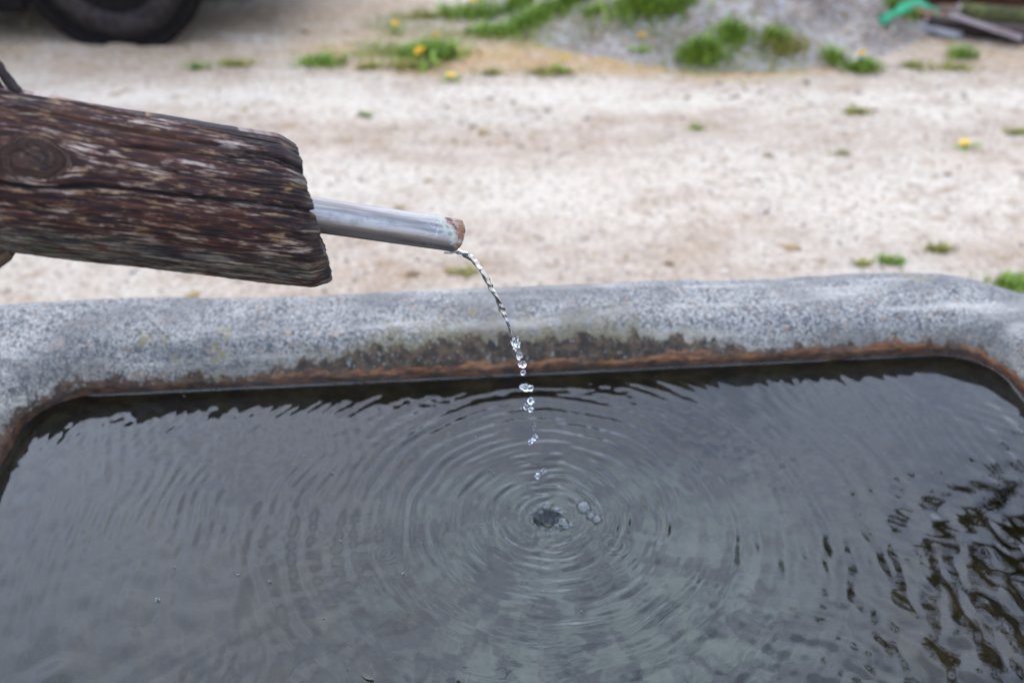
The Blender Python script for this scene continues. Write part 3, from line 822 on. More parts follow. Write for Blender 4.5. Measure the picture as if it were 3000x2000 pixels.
cap = [(0.9985, 0.0012), (0.993, 0.0030), (0.972, 0.0068), (0.945, 0.0110), (0.918, 0.0152), (0.897, 0.0178), (0.880, 0.0186), (0.845, 0.0186), (0.78, 0.0182),
       (0.68, 0.0172), (0.58, 0.0150),(0.48, 0.0120), (0.40, 0.0080), (0.335, 0.002), (0.30, -0.008), (0.285, -0.02), (0.28, -0.05), (0.1, -0.055)]
rl = rad[-1]
for i, (rf, dx) in enumerate(cap):
    n_ = 0.0045 * fbm(np.cos(th) * 3, np.sin(th) * 3, rf * 6, 3) + 0.0026 * fbm(np.cos(th) * 12, np.sin(th) * 12, rf * 24, 3)
    fl = sstep(0, 5, i)
    tcap = endline * (0.55 + 0.45 * rf) - 0.009 * (1 - rf) + dx + n_ * fl
    # notch where the crack reaches the end
    g = crk[-1] * sstep(0.3, 0.8, rf)
    tcap = tcap - g * 0.004
    rr = rl * rf * (1 + 0.03 * fl * fbm(np.cos(th) * 4 + 3, np.sin(th) * 4, rf * 5, 2)) if rf > 0.42 else np.full(NT, LR * rf)
    rows.append(AX_A + tcap[:, None] * AX + rr[:, None] * (np.cos(th)[:, None] * E1 + np.sin(th)[:, None] * E2))
    A_gr.append(np.stack([tcap, gy[-1], np.degrees(th)], -1)); A_cr.append(np.maximum(g * 0.8, 1.0 if rf < 0.33 else 0)); A_kn.append(np.zeros(NT))  # the bore round the pipe takes the dark crack tone too
    A_lo.append(low.reshape(Tm.shape)[-1] * 0.5); A_en.append(np.full(NT, float(np.clip((i - 1.5) * 0.16, 0, 1))))
VL = np.vstack(rows)
nrow = len(tt) + len(cap)
VL = VL - np.array(spout.location)
log_o = mesh_np('log', VL, grid_faces(nrow, NT, wrap=True), MAT['log'], spout,
                attrs={'grain': ('FLOAT_VECTOR', np.vstack(A_gr)), 'crack': ('FLOAT', np.concatenate(A_cr)), 'knot': ('FLOAT', np.concatenate(A_kn)),
                       'underside': ('FLOAT', np.concatenate(A_lo)), 'end_cut': ('FLOAT', np.concatenate(A_en))})
log_o['label'] = 'dark cracked log with silvery weathering and a round knot'

# pipe: its own frame, x along the log axis
pr, pri = 0.0172, 0.0146
n = 96
prof = [(-0.09, pr), (-0.04, pr), (0.0, pr), (0.03, pr), (0.06, pr), (0.09, pr), (0.11, pr), (0.125, pr), (0.134, pr), (0.139, pr), (0.1420, pr), (0.1432, pr - 0.0005),
        (0.1434, pr - 0.0013), (0.1430, pri + 0.0003), (0.141, pri), (0.12, pri), (0.05, pri), (-0.09, pri)]
an = np.linspace(0, 2 * np.pi, n, endpoint=False)
PV = []
for i, (x_, r_) in enumerate(prof):
    tip = sstep(0.125, 0.143, x_)
    rr = r_ + tip * 0.0006 * fbm(np.cos(an) * 5, np.sin(an) * 5, x_ * 300, 3)
    xx = x_ + (tip * 0.0018 * fbm(np.cos(an) * 3 + 4, np.sin(an) * 3, 0, 3) if i < 14 else 0) - tip * 0.0030 * np.cos(an - 2.5)
    PV.append(np.column_stack([np.broadcast_to(xx, (n,)), rr * np.sin(an), rr * np.cos(an)]))
pipe = mesh_np('pipe', np.vstack(PV), grid_faces(len(prof), n, wrap=True), MAT['pipe'], spout)
pm = Matrix(((AX[0], -E2[0], E1[0], AX_A[0]), (AX[1], -E2[1], E1[1], AX_A[1]), (AX[2], -E2[2], E1[2], AX_A[2]), (0, 0, 0, 1)))
pipe.matrix_local = spout_inv @ pm
pipe['label'] = 'short dull steel pipe with rusty mouth'


def loc(p): return Vector(p) - spout.location
def on_log(t, deg, k=1.0):
    a = R(deg); return Vector(AX_A + t * AX + k * LR * (math.cos(a) * E1 + math.sin(a) * E2))


# knotty iron tie rods from the log to the post
def rod(pts, r, seed):
    rr = random.Random(seed); n_ = 46
    q = []
    for i in range(n_):
        f = i / (n_ - 1) * (len(pts) - 1); k = min(int(f), len(pts) - 2); w = f - k
        q.append(Vector(pts[k]).lerp(Vector(pts[k + 1]), w))
    for _ in range(3):
        q = [q[0]] + [(q[i - 1] + q[i] * 2 + q[i + 1]) / 4 for i in range(1, n_ - 1)] + [q[-1]]
    lump = [rr.uniform(0.06, 0.96) for _ in range(7)] + [0.06, 0.13]
    rad_ = [r * (1 + 0.10 * math.sin(i * 1.3 + seed) + sum(0.32 * math.exp(-((i / (n_ - 1) - l) / 0.012) ** 2) for l in lump)) for i in range(n_)]
    V_, F_ = tube([loc(p) for p in q], rad_, 12)
    o_ = mesh_np('tie_rod', np.array([tuple(v) for v in V_]), F_, MAT['rod'], spout)
    return o_


TOPW = Vector((-0.94, 0.64, 1.66))
P0 = on_log(-0.2720, -5, 0.96)
ROD_DIR = Vector((-0.029, 0.0, 0.064))
rod([P0 + Vector((0.004, 0.0, -0.010)), P0, P0 + ROD_DIR * 0.5, P0 + ROD_DIR * 1.0, P0 + Vector((-0.13, -0.03, 0.24)), P0 + Vector((-0.34, -0.10, 0.46)), TOPW], 0.0043, 1)
P1 = on_log(-0.2850, -6, 0.96)
rod([P1 + Vector((0.003, 0.0, -0.010)), P1, P1 + ROD_DIR * 0.5, P1 + Vector((-0.05, -0.02, 0.11)), P1 + Vector((-0.13, -0.05, 0.23)), P1 + Vector((-0.34, -0.10, 0.44)), TOPW + Vector((0.01, -0.03, -0.06))], 0.0036, 2)
# rounded brace end under the log
b0 = on_log(-0.267, 150, 0.78); b1 = Vector((-0.95, 0.66, 0.86))
bp = [b0 + (b1 - b0) * f for f in (0, 0.01, 0.025, 0.05, 0.1, 0.3, 0.6, 1.0)]
V_, F_ = tube([loc(p) for p in bp], [0.004, 0.014, 0.0195, 0.0225, 0.024, 0.025, 0.026, 0.027], 20)
mesh_np('brace', np.array([tuple(v) for v in V_]), F_, MAT['brace'], spout)
# the post that carries the log, beyond the left end of the trough
pp = [(-1.03, 0.62, z_) for z_ in (0, 0.02, 0.3, 0.6, 0.9, 1.2, 1.5, 1.70, 1.735, 1.75)]
V_, F_ = tube([loc(p) for p in pp], [0.098, 0.096, 0.094, 0.093, 0.092, 0.091, 0.089, 0.087, 0.078, 0.055], 32)
mesh_np('post', np.array([tuple(v) for v in V_]), F_, MAT['post'], spout)

# ------------------------------------------------------------------ falling water
JP = [(-.0700, .9150, .9385, 1.25), (-.0640, .9166, .9355, 1.25), (-.0575, .9185, .9325, 1.2), (-.051, .920, .929, 1.1), (-.043, .922, .9215, 1.0), (-.036, .924, .911, 1.0), (-.0305, .9256, .899, .98),
      (-.025, .927, .887, .92), (-.0205, .9286, .8765, .95), (-.016, .930, .866, .85), (-.0115, .9312, .852, .92), (-.007, .932, .838, .8), (-.0033, .9331, .827, .62), (0, .934, .816, .42), (.0014, .9345, .8105, .25), (.002, .9347, .808, .05)]
jp = np.array(JP); nj = 240
s0 = np.linspace(0, 1, len(jp)); s1 = np.linspace(0, 1, nj)
jc = np.column_stack([np.interp(s1, s0, jp[:, k]) for k in range(4)])
for _ in range(10): jc[1:-1] = (jc[:-2] + 2 * jc[1:-1] + jc[2:]) / 4
V = []; ns = 28
arc = np.concatenate([[0], np.cumsum(np.linalg.norm(np.diff(jc[:, :3], axis=0), axis=1))])
for i in range(nj):
    t = Vector(jc[min(i + 1, nj - 1), :3] - jc[max(i - 1, 0), :3]).normalized()
    s = t.cross(Vector((0.2, -1, 0.1))).normalized(); q = s.cross(t)
    w = jc[i, 3]; L = arc[i]
    beat = math.sin(L / 0.021 * 2 * math.pi * (1 + L * 1.5))
    ra = 0.0034 * w * (1 + 0.20 * beat); rb = 0.0021 * w * (1 - 0.22 * beat)
    if L < 0.02: ra *= 1 + (0.02 - L) * 12
    tw = L / 0.038 * math.pi + 0.5
    for k in range(ns):
        a = 2 * math.pi * k / ns
        m_ = 1 + 0.14 * math.cos(3 * a + L * 330) + 0.08 * math.cos(2 * a - L * 560)
        x_, y_ = ra * math.cos(a) * m_, rb * math.sin(a) * m_
        V.append(Vector(jc[i, :3]) + s * (x_ * math.cos(tw) - y_ * math.sin(tw)) + q * (x_ * math.sin(tw) + y_ * math.cos(tw)))
F = grid_faces(nj, ns, wrap=True).tolist() + [list(range(ns))[::-1], [(nj - 1) * ns + k for k in range(ns)]]
jet = mesh_np('water_jet', np.array([tuple(v) for v in V]), F, MAT['drop'])
tag(jet, 'clear twisting thread of water pouring from the pipe mouth', 'water jet')


def blob(name, p, rx, rz, lump=0.12, seed=0, tilt=0.0, mat='drop', stretch=0.0):
    bm = bmesh.new()
    bmesh.ops.create_uvsphere(bm, u_segments=28, v_segments=18, radius=1.0)
    for v in bm.verts:
        c = v.co.copy()
        k = 1 + lump * float(fbm(np.array([c.x * 1.3 + seed * 7.7]), np.array([c.y * 1.3 + seed]), np.array([c.z * 1.3]), 2)[0])
        pinch = 1 - stretch * max(0, c.z)
        v.co = Vector((c.x * rx * k * pinch, c.y * rx * k * pinch, c.z * rz * k))
    o_ = mesh_bm(name, bm, MAT[mat], None, True)
    o_.location = p
    o_.rotation_euler = (0.1 * math.sin(seed), tilt, seed)
    return o_


# (x, y, z, half width, half height, lumpiness, tilt, stretch, label)
DROPS = [
    (.0040, .9350, .8015, .0042, .0052, .75, .1, 0, 'lumpy clear drop just torn off the lower tip of the water jet'),
    (.0085, .9362, .7850, .0030, .0042, .50, .2, 0, 'faint stretched drop between the torn lumpy drop and the flattened one'),
    (.0118, .9370, .7712, .0046, .0027, .25, .1, 0, 'wide flattened drop falling in front of the orange waterline stain'),
    (.0130, .9374, .7590, .0031, .0030, .12, .0, 0, 'round drop directly under the wide flattened drop'),
    (.0150, .9380, .7370, .0046, .0042, .55, .3, 0, 'frothy bigger drop of the side by side pair over the dark reflection'),
    (.0222, .9392, .7350, .0033, .0036, .15, -.4, 0, 'smooth smaller drop touching the frothy one over the dark reflection'),
    (.0228, .9408, .7150, .0044, .0036, .25, .4, 0, 'uppermost drop of the loose four just below the side by side pair'),
    (.0168, .9395, .7062, .0026, .0034, .3, .3, 0, 'narrow drop left under the uppermost of the loose four'),
    (.0108, .9390, .7052, .0013, .0020, .1, .0, 0, 'tiniest drop at the left of the loose four'),
    (.0226, .9410, .7015, .0029, .0024, .4, .2, 0, 'lowest drop of the loose four above the ripples'),
    (.0270, .9420, .6750, .0021, .0046, .2, -.15, .3, 'slender upright drop alone in the middle of the fall'),
    (.0282, .9421, .6575, .0030, .0046, .3, .15, .3, 'dim taller drop of the leaning pair below the slender drop'),
    (.0232, .9420, .6500, .0028, .0040, .25, .3, .2, 'bright shorter drop of the leaning pair below the slender drop'),
    (.0402, .9450, .5990, .0025, .0041, .2, .2, .2, 'higher bright drop of the pair nearing the ring ripples'),
    (.0325, .9440, .5920, .0031, .0040, .15, -.1, .1, 'lower bright drop of the pair nearing the ring ripples'),
    (.0442, .9460, .5395, .0030, .0055, .1, -.05, .55, 'pointed teardrop about to hit the splash hole'),
    (.0375, .9470, .5275, .0027, .0036, .1, .1, .2, 'small drop dipping into the left side of the splash hole'),
]
for i, (x_, y_, z_, rx, rz, lu, ti, st, lb) in enumerate(DROPS):
    tag(blob('water_drop', (x_, y_, z_), rx, rz, lu * 1.7 + 0.06, i + 1, ti, 'drop', st), lb, 'water drop', 'drops falling from the jet to the splash')


def hemi(p, r, label, group, flat=0.8, seed=0):
    bm = bmesh.new()
    bmesh.ops.create_uvsphere(bm, u_segments=28, v_segments=18, radius=r)
    bmesh.ops.scale(bm, vec=(1, 1, flat), verts=bm.verts[:])
    bmesh.ops.delete(bm, geom=[v for v in bm.verts if v.co.z < -0.35 * r], context='VERTS')
    o_ = mesh_bm('bubble', bm, MAT['bubble'], None, True)
    o_.location = (p[0], p[1], water_z(p[0], p[1]) + r * 0.05)
    tag(o_, label, 'bubble', group)


def at_water(px, py):
    """the point of the resting water surface that photo pixel (px, py) shows"""
    f = 2917.0; c, s = math.cos(R(PITCH)), math.sin(R(PITCH))
    x_, y_ = (px - 1500) / f, (1000 - py) / f
    d = (x_, c + y_ * s, -s + y_ * c); k = (TW - CAM_H) / d[2]
    return (d[0] * k, d[1] * k)


BUB = [(0.0955, 0.9655, .0098, 'largest dome bubble, dark edged, at the right of the splash'),
       (0.1045, 0.9500, .0062, 'middle sized bubble against the largest one, on its near side'),
       (0.1115, 0.9440, .0066, 'glossy bubble at the right end of the row of three'),
       (0.1010, 0.9575, .0034, 'tiny bubble wedged between the largest bubble and its neighbour'),
       (0.0665, 0.9385, .0072, 'biggest bubble of the froth on the near side of the splash hole'),
       (0.0700, 0.9310, .0056, 'lowest bubble of the froth on the near side of the splash hole'),
       (0.0585, 0.9325, .0046, 'left bubble of the froth on the near side of the splash hole'),
       (0.0770, 0.9340, .0044, 'right bubble of the froth on the near side of the splash hole'),
       (0.0590, 0.9600, .0052, 'upper bubble of the froth on the far side of the splash hole'),
       (0.0650, 0.9550, .0044, 'right bubble of the froth on the far side of the splash hole'),
       (0.0620, 0.9375, .0030, 'small bubble squeezed inside the froth on the near side')]
for i, (x_, y_, r_, lb) in enumerate(BUB): hemi((x_, y_), r_, lb, 'bubbles round the splash', 0.85, i)

BEADS = [(462, 1758, 5.5, 'biggest round bead on the water low at the left'), (791, 1705, 4.5, 'second biggest bead, right of the biggest one low at the left'),
         (510, 1662, 3, None), (697, 1684, 3, None), (996, 1585, 3.5, None), (1182, 1681, 4.2, 'bead just below the clean ring ripple left of the splash'),
         (1236, 1590, 3, None), (974, 1386, 4.2, 'brighter bead on the pale water left of the falling drops'), (893, 1335, 3, None), (1113, 1478, 2.6, None),
         (1703, 1791, 3, None), (1939, 1594, 3.2, 'lone bead at the right edge of the splash rings'), (1660, 1933, 3, None), (948, 1812, 3, None), (1018, 1963, 3.2, None),
         (1448, 1300, 3, None), (1395, 1280, 2.6, None), (1435, 1379, 3.4, None), (1446, 1390, 3, None), (1525, 1426, 3, None), (1543, 1490, 3, None),
         (1535, 1342, 3, None), (1905, 1312, 2.6, None), (1790, 1650, 2.6, None), (2590, 1330, 2.6, None), (1265, 1192, 3, None), (820, 1195, 3, None), (540, 1100 + 60, 2.5, None)]
for i, (px, py, rp, lb) in enumerate(BEADS):
    x_, y_ = at_water(px, py)
    r_ = rp / 2917 * math.dist((x_, y_, TW), (0, 0, CAM_H)) * 0.97
    o_ = blob('water_bead', (x_, y_, water_z(x_, y_) + r_ * 0.75), r_, r_ * 0.92, 0.05, i)
    left = px < 1250
    tag(o_, lb or ('tiny water bead on the rippled water left of the splash' if left else 'tiny water bead on the rippled water round the splash or right of it'),
        'water bead', 'beads on the left water' if left else 'beads round the splash and right of it')

# small dark leaf drifting at the near side
lx, ly = at_water(1077, 1984)
bm = bmesh.new()
pts = [(-.0085, 0), (-.005, .0022), (0, .003), (.005, .0022), (.0085, 0), (.005, -.0022), (0, -.003), (-.005, -.0022)]
tv = [bm.verts.new((a, b, 0.0009 + 0.0006 * math.sin(a * 300))) for a, b in pts]; bv = [bm.verts.new((a, b, 0.0004 + 0.0006 * math.sin(a * 300))) for a, b in pts]
bm.faces.new(tv); bm.faces.new(bv[::-1])
for k in range(8): bm.faces.new((tv[k], bv[k], bv[(k + 1) % 8], tv[(k + 1) % 8]))
lf = mesh_bm('leaf', bm, MAT['deadleaf'])
lf.location = (lx, ly, water_z(lx, ly) + 0.0008); lf.rotation_euler = (0, 0, R(-28))
tag(lf, 'tiny dark dead leaf floating on the water by the near side', 'leaf')

# ------------------------------------------------------------------ loose gravel on the yard, dry moss bits
def ico():
    bm = bmesh.new(); bmesh.ops.create_icosphere(bm, subdivisions=1, radius=1.0)
    bm.verts.ensure_lookup_table()
    v = np.array([tuple(q.co) for q in bm.verts]); f = np.array([[q.index for q in p.verts] for p in bm.faces]); bm.free()
    return v, f


IV, IF = ico()


def scatter(name, x, y, z, r, mat, flat=0.6, seed=1, spread=1.0, parent=None):
    g = np.random.default_rng(seed); n_ = len(x)
    sc = r[:, None, None] * g.uniform(0.65, 1.25, (n_, len(IV), 1)) * np.stack([g.uniform(0.8, 1.3 * spread, n_), g.uniform(0.8, 1.3, n_), np.full(n_, flat)], -1)[:, None, :]
    v = IV[None] * sc
    a = g.uniform(0, 6.28, n_); c_, s_ = np.cos(a)[:, None], np.sin(a)[:, None]
    v = np.stack([v[..., 0] * c_ - v[..., 1] * s_, v[..., 0] * s_ + v[..., 1] * c_, v[..., 2]], -1)
    v += np.stack([x, y, z], -1)[:, None, :]
    f = IF[None] + (np.arange(n_) * len(IV))[:, None, None]
    return mesh_np(name, v.reshape(-1, 3), f.reshape(-1, 3), mat, parent, smooth=False)


n_ = 24000
x_ = rng.uniform(-2.8, 3.0, n_); y_ = 2.0 + 3.6 * rng.uniform(0, 1, n_) ** 1.1
keep = vnoise(x_ * 2.2, y_ * 2.6, 4) + rng.uniform(-0.9, 0.9, n_) > -0.2
x_, y_ = x_[keep], y_[keep]
r_ = 0.0035 + 0.0045 * rng.uniform(0, 1, len(x_)) ** 3 + (rng.uniform(0, 1, len(x_)) > 0.985) * 0.008
g_o = scatter('gravel', x_, y_, ground_z(x_, y_) + r_ * 0.15, r_, MAT['gravel'], 0.6, 2)
tag(g_o, 'small loose stones strewn over the pale yard', 'gravel', kind='stuff')

n_ = 560
x_ = rng.uniform(-2.4, 2.8, n_); y_ = rng.uniform(2.2, 5.2, n_)
wgt = vnoise(x_ * 1.9 + 4, y_ * 2.2, 9) + 0.9 * np.exp(-((y_ - 4.35) / 0.22) ** 2) + 0.55 * sstep(1.0, 2.2, x_) + rng.uniform(-0.5, 0.5, n_)
k = wgt > 0.55
x_, y_ = x_[k], y_[k]; r_ = 0.008 + 0.018 * rng.uniform(0, 1, len(x_)) ** 2
mo = scatter('dry_moss', x_, y_, ground_z(x_, y_) + 0.001, r_, MAT['moss'], 0.28, 7, 1.5)
tag(mo, 'brown and ochre crumbs of dry moss on the gravel', 'moss', kind='stuff')

# ------------------------------------------------------------------ gravel pile
PC = np.array([1.02, 5.02])


def pile_h(x, y):
    dx, dy = (x - PC[0]), (y - PC[1])
    rr = np.sqrt((dx / np.where(dx > 0, 1.08, 1.15)) ** 2 + (dy / 0.92) ** 2) + 0.06 * fbm(x * 2.2, y * 2.2, 1.5, 3)
    h = 0.80 * np.clip(1 - rr, 0, 1) ** 1.25
    return h + sstep(0.02, 0.15, h) * (0.05 * fbm(x * 3.5, y * 3.5, 6, 3) + 0.012 * fbm(x * 16, y * 16, 2, 3))


px_ = np.arange(-0.35, 2.4, 0.022); py_ = np.arange(3.95, 6.2, 0.022)
PX, PY = np.meshgrid(px_, py_)
PH = pile_h(PX, PY)
F = grid_faces(len(py_), len(px_))
F = F[(PH.ravel()[F] > 0.004).any(1)]
used = np.unique(F); remap = np.full(PX.size, -1); remap[used] = np.arange(len(used))
pv = np.stack([PX - PC[0], PY - PC[1], PH + ground_z(PX, PY) - 0.004], -1).reshape(-1, 3)[used]
pile = mesh_np('gravel_pile', pv, remap[F], MAT['pile'])
pile.location = (PC[0], PC[1], 0)
tag(pile, 'heap of grey gravel and damp sand behind the grass strip', 'gravel pile')
n_ = 9000
x_ = rng.uniform(-0.3, 2.3, n_); y_ = rng.uniform(4.0, 5.4, n_); h_ = pile_h(x_, y_)
k = (h_ > 0.01) & (vnoise(x_ * 3, y_ * 3, 8) + rng.uniform(-0.8, 0.8, n_) > 0.35)
x_, y_, h_ = x_[k], y_[k], h_[k]; r_ = 0.004 + 0.011 * rng.uniform(0, 1, len(x_)) ** 3
ps = scatter('crushed_stone', x_ - PC[0], y_ - PC[1], h_ + ground_z(x_, y_), r_, MAT['pilestone'], 0.75, 5, 1, pile)
ps['kind'] = 'stuff'

# ------------------------------------------------------------------ grass tufts and dandelions
def gz_at(x, y):
    return float(ground_z(np.array([x]), np.array([y]))[0]) + max(0.0, float(pile_h(np.array([x]), np.array([y]))[0]) - 0.004)


def at_ground(px, py):
    f = 2917.0; c, s = math.cos(R(PITCH)), math.sin(R(PITCH))
    a, b = (px - 1500) / f, (1000 - py) / f
    d = (a, c + b * s, -s + b * c); k = -CAM_H / d[2]
    return (d[0] * k, d[1] * k)


def tuft(x, y, w, hgt, n_, label, mat='grass', seed=0, depth=0.5):
    g = random.Random(seed); V = []; F = []
    for i in range(n_):
        k_ = 0.38 if g.random() < .85 else 0.6; bx = g.gauss(0, k_) * w / 2; by = g.gauss(0, k_) * w / 2 * depth
        an = g.uniform(0, 6.28); L = hgt * g.uniform(0.45, 1.1); lean = g.uniform(0.15, 0.95); wd = 0.0022 + 0.0025 * g.random()
        dx, dy = math.cos(an), math.sin(an); sx, sy = -dy * wd, dx * wd
        z0 = gz_at(x + bx, y + by) - 0.004
        k0 = len(V)
        for f_ in (0, 0.45, 0.8):
            q = (bx + dx * lean * L * f_ ** 1.6, by + dy * lean * L * f_ ** 1.6, z0 + L * f_ * (1 - 0.35 * lean * f_))
            wf = 1 - 0.55 * f_
            V += [(q[0] - sx * wf, q[1] - sy * wf, q[2]), (q[0] + sx * wf, q[1] + sy * wf, q[2])]
        V.append((bx + dx * lean * L, by + dy * lean * L, z0 + L * (1 - 0.42 * lean)))
        F += [[k0, k0 + 1, k0 + 3, k0 + 2], [k0 + 2, k0 + 3, k0 + 5, k0 + 4], [k0 + 4, k0 + 5, k0 + 6]]
    o_ = mesh_np('grass_tuft', np.array(V), F, MAT[mat], None, False)
    o_.location = (x, y, 0)
    tag(o_, label, 'grass tuft', 'grass tufts in the yard')
    return o_


TUFTS = [  # photo px of the base centre, width px, height m, blades, label, material
    (1375, 48, 170, .075, 150, 'green tuft with a dandelion at the top edge, left of the gravel heap', 'grass'),
    (1240, 52, 120, .040, 60, 'thin yellowish tuft left of the topmost dandelions', 'dullgrass'),
    (1520, 52, 120, .070, 110, 'grass tuft with a pale dandelion at the left foot of the heap', 'grass'),
    (1450, 96, 140, .050, 150, 'low bright tuft at the left end of the long green patch', 'grass'),
    (1560, 88, 170, .065, 230, 'thick bright tuft in the middle of the long green patch', 'grass'),
    (1670, 92, 110, .055, 130, 'rounded tuft where the long green patch meets the heap', 'grass'),
    (1740, 118, 60, .05, 50, 'small tuft between the long patch and the clump under the heap', 'grass'),
    (1272, 168, 150, .075, 240, 'dark green clump holding two dandelions in the middle of the yard', 'grass'),
    (1200, 200, 130, .040, 80, 'olive sparse tuft left below the clump with two dandelions', 'dullgrass'),
    (945, 192, 120, .045, 110, 'flat green tuft left of the dandelion clump', 'grass'),
    (690, 192, 90, .035, 60, 'yellowish faint tuft below the car wheel on the right', 'dullgrass'),
    (580, 205, 40, .035, 30, 'very small green tuft nearest the car wheel', 'grass'),
    (1870, 132, 150, .080, 220, 'tall bright clump at the front foot of the heap', 'grass'),
    (1960, 142, 110, .065, 130, 'clump behind the single dandelion at the front foot of the heap', 'grass'),
    (2050, 190, 100, .085, 180, 'bushy bright tuft at the heap front, right of the tall clump', 'grass'),
    (2140, 172, 90, .065, 100, 'leafy tuft rising against the heap, right of the bushy bright one', 'grass'),
    (2290, 178, 130, .050, 110, 'brownish olive tuft along the heap front', 'dullgrass'),
    (2262, 172, 50, .065, 50, 'upright green tuft beside the brownish olive one', 'grass'),
    (2440, 186, 55, .060, 60, 'narrow green tuft between the olive tuft and the dandelion tuft', 'grass'),
    (2525, 206, 80, .060, 110, 'dark tuft with one orange dandelion at the right of the heap front', 'grass'),
    (2670, 196, 60, .035, 40, 'faint olive tuft right of the dandelion tuft', 'dullgrass'),
    (2818, 172, 55, .060, 50, 'light green tuft at the right foot of the heap near the boards', 'grass'),
    (2790, 205, 110, .030, 70, 'long brown green streak of grass below the right foot of the heap', 'dullgrass'),
    (1440, 222, 60, .030, 50, 'dark low tuft beside the ochre moss strip', 'dullgrass'),
    (1610, 218, 130, .030, 90, 'dark low tuft with a small dandelion in the ochre moss strip', 'dullgrass'),
    (1075, 205, 60, .03, 40, 'small olive tuft below the dandelion clump on the left', 'dullgrass'),
    (2610, 768, 60, .022, 70, 'bright small tuft just behind the right part of the trough', 'grass'),
    (2525, 775, 50, .018, 40, 'dull small tuft left of the bright one behind the trough', 'dullgrass'),
    (2752, 728, 60, .022, 60, 'olive tuft behind the trough, farther than the bright small one', 'dullgrass'),
    (2990, 835, 130, .035, 190, 'green tuft at the right edge behind the trough corner', 'grass'),
    (2510, 326, 70, .025, 60, 'yellow green tuft alone on the pale yard at the right', 'dullgrass'),
    (2985, 395, 60, .025, 50, 'olive tuft at the right edge near the lone dandelion', 'dullgrass'),
    (2040, 372, 40, .018, 30, 'tiny green tuft in the middle of the pale yard', 'grass'),
    (1070, 338, 36, .018, 24, 'tiny green tuft on the pale track above the pipe', 'grass'),
    (1360, 800, 90, .015, 50, 'dry tuft behind the trough beside the water jet', 'dullgrass'),
    (2465, 448, 45, .016, 30, 'small olive tuft among the brown crumbs at the right', 'dullgrass'),
]
for i, (px, py, w, h, nb, lb, mt) in enumerate(TUFTS):
    x_, y_ = at_ground(px, py)
    W = w / 2917 * math.dist((x_, y_, 0), (0, 0, CAM_H))
    tuft(x_, y_, W * 1.32, h * 1.28, int(nb * 2.5), lb, mt, i + 3)


g = np.random.default_rng(31)
nb = 110000
bx = g.uniform(-1.2, 1.9, nb); by = g.uniform(3.95, 5.15, nb)
px_c = 1500 + 2917 * bx / (by * 0.823 + CAM_H * 0.568)
edge = np.interp(bx, [-1.2, -0.5, -0.15, 0.38, 0.75, 1.3, 1.9], [4.45, 4.35, 4.66, 4.50, 4.25, 4.20, 4.22])
dens = np.exp(-((by - edge) / np.where(by < edge, 0.15, 0.09)) ** 2) * sstep(-1.1, -0.5, bx) * sstep(1.75, 1.2, bx) + 0.5 * np.exp(-((by - 4.75) / 0.22) ** 2) * sstep(0.25, -0.1, bx) * sstep(-0.9, -0.5, bx)
keep = dens * (0.55 + 1.1 * fbm(bx * 2.6, by * 4.5, 4, 4)) + 0.0 > g.uniform(0.12, 0.9, nb)
bx, by = bx[keep], by[keep]; nb = len(bx)
bz = ground_z(bx, by) + np.maximum(0, pile_h(bx, by) - 0.004) - 0.003
ba = g.uniform(0, 6.28, nb); bl_ = g.uniform(0.014, 0.046, nb); le = g.uniform(0.3, 1.1, nb); bw = g.uniform(0.0012, 0.0026, nb)
sx, sy = -np.sin(ba) * bw, np.cos(ba) * bw
tx, ty = np.cos(ba) * le * bl_, np.sin(ba) * le * bl_
V = np.stack([np.stack([bx - sx, by - sy, bz], -1), np.stack([bx + sx, by + sy, bz], -1), np.stack([bx + tx, by + ty, bz + bl_ * 0.75], -1)], 1).reshape(-1, 3)
o = mesh_np('grass', V, np.arange(nb * 3).reshape(-1, 3), MAT['stripgrass'], None, False)
tag(o, 'thin yellow green grass growing sparsely along the foot of the heap', 'grass', kind='stuff')


def dandelion_head():
    bm = bmesh.new(); g = random.Random(4)
    for ring, (nn, ln, el) in enumerate(((18, .020, 8), (16, .0175, 28), (13, .014, 50), (8, .010, 74))):
        for k in range(nn):
            a = 2 * math.pi * (k + 0.5 * ring) / nn + g.uniform(-.1, .1); L = ln * g.uniform(.9, 1.08); e = R(el)
            d = Vector((math.cos(a) * math.cos(e), math.sin(a) * math.cos(e), math.sin(e))); s = Vector((-math.sin(a), math.cos(a), 0)) * 0.0026
            u_ = Vector((0, 0, 0.0008))
            p = [-s * .5, s * .5, d * L * .7 + s, d * L + s * .5, d * L - s * .5, d * L * .7 - s]
            t_ = [bm.verts.new(q + u_) for q in p]
            b_ = [bm.verts.new(q) for q in p]
            bm.faces.new(t_); bm.faces.new(b_[::-1])
            for j in range(6): bm.faces.new((t_[j], b_[j], b_[(j + 1) % 6], t_[(j + 1) % 6]))
    return bm


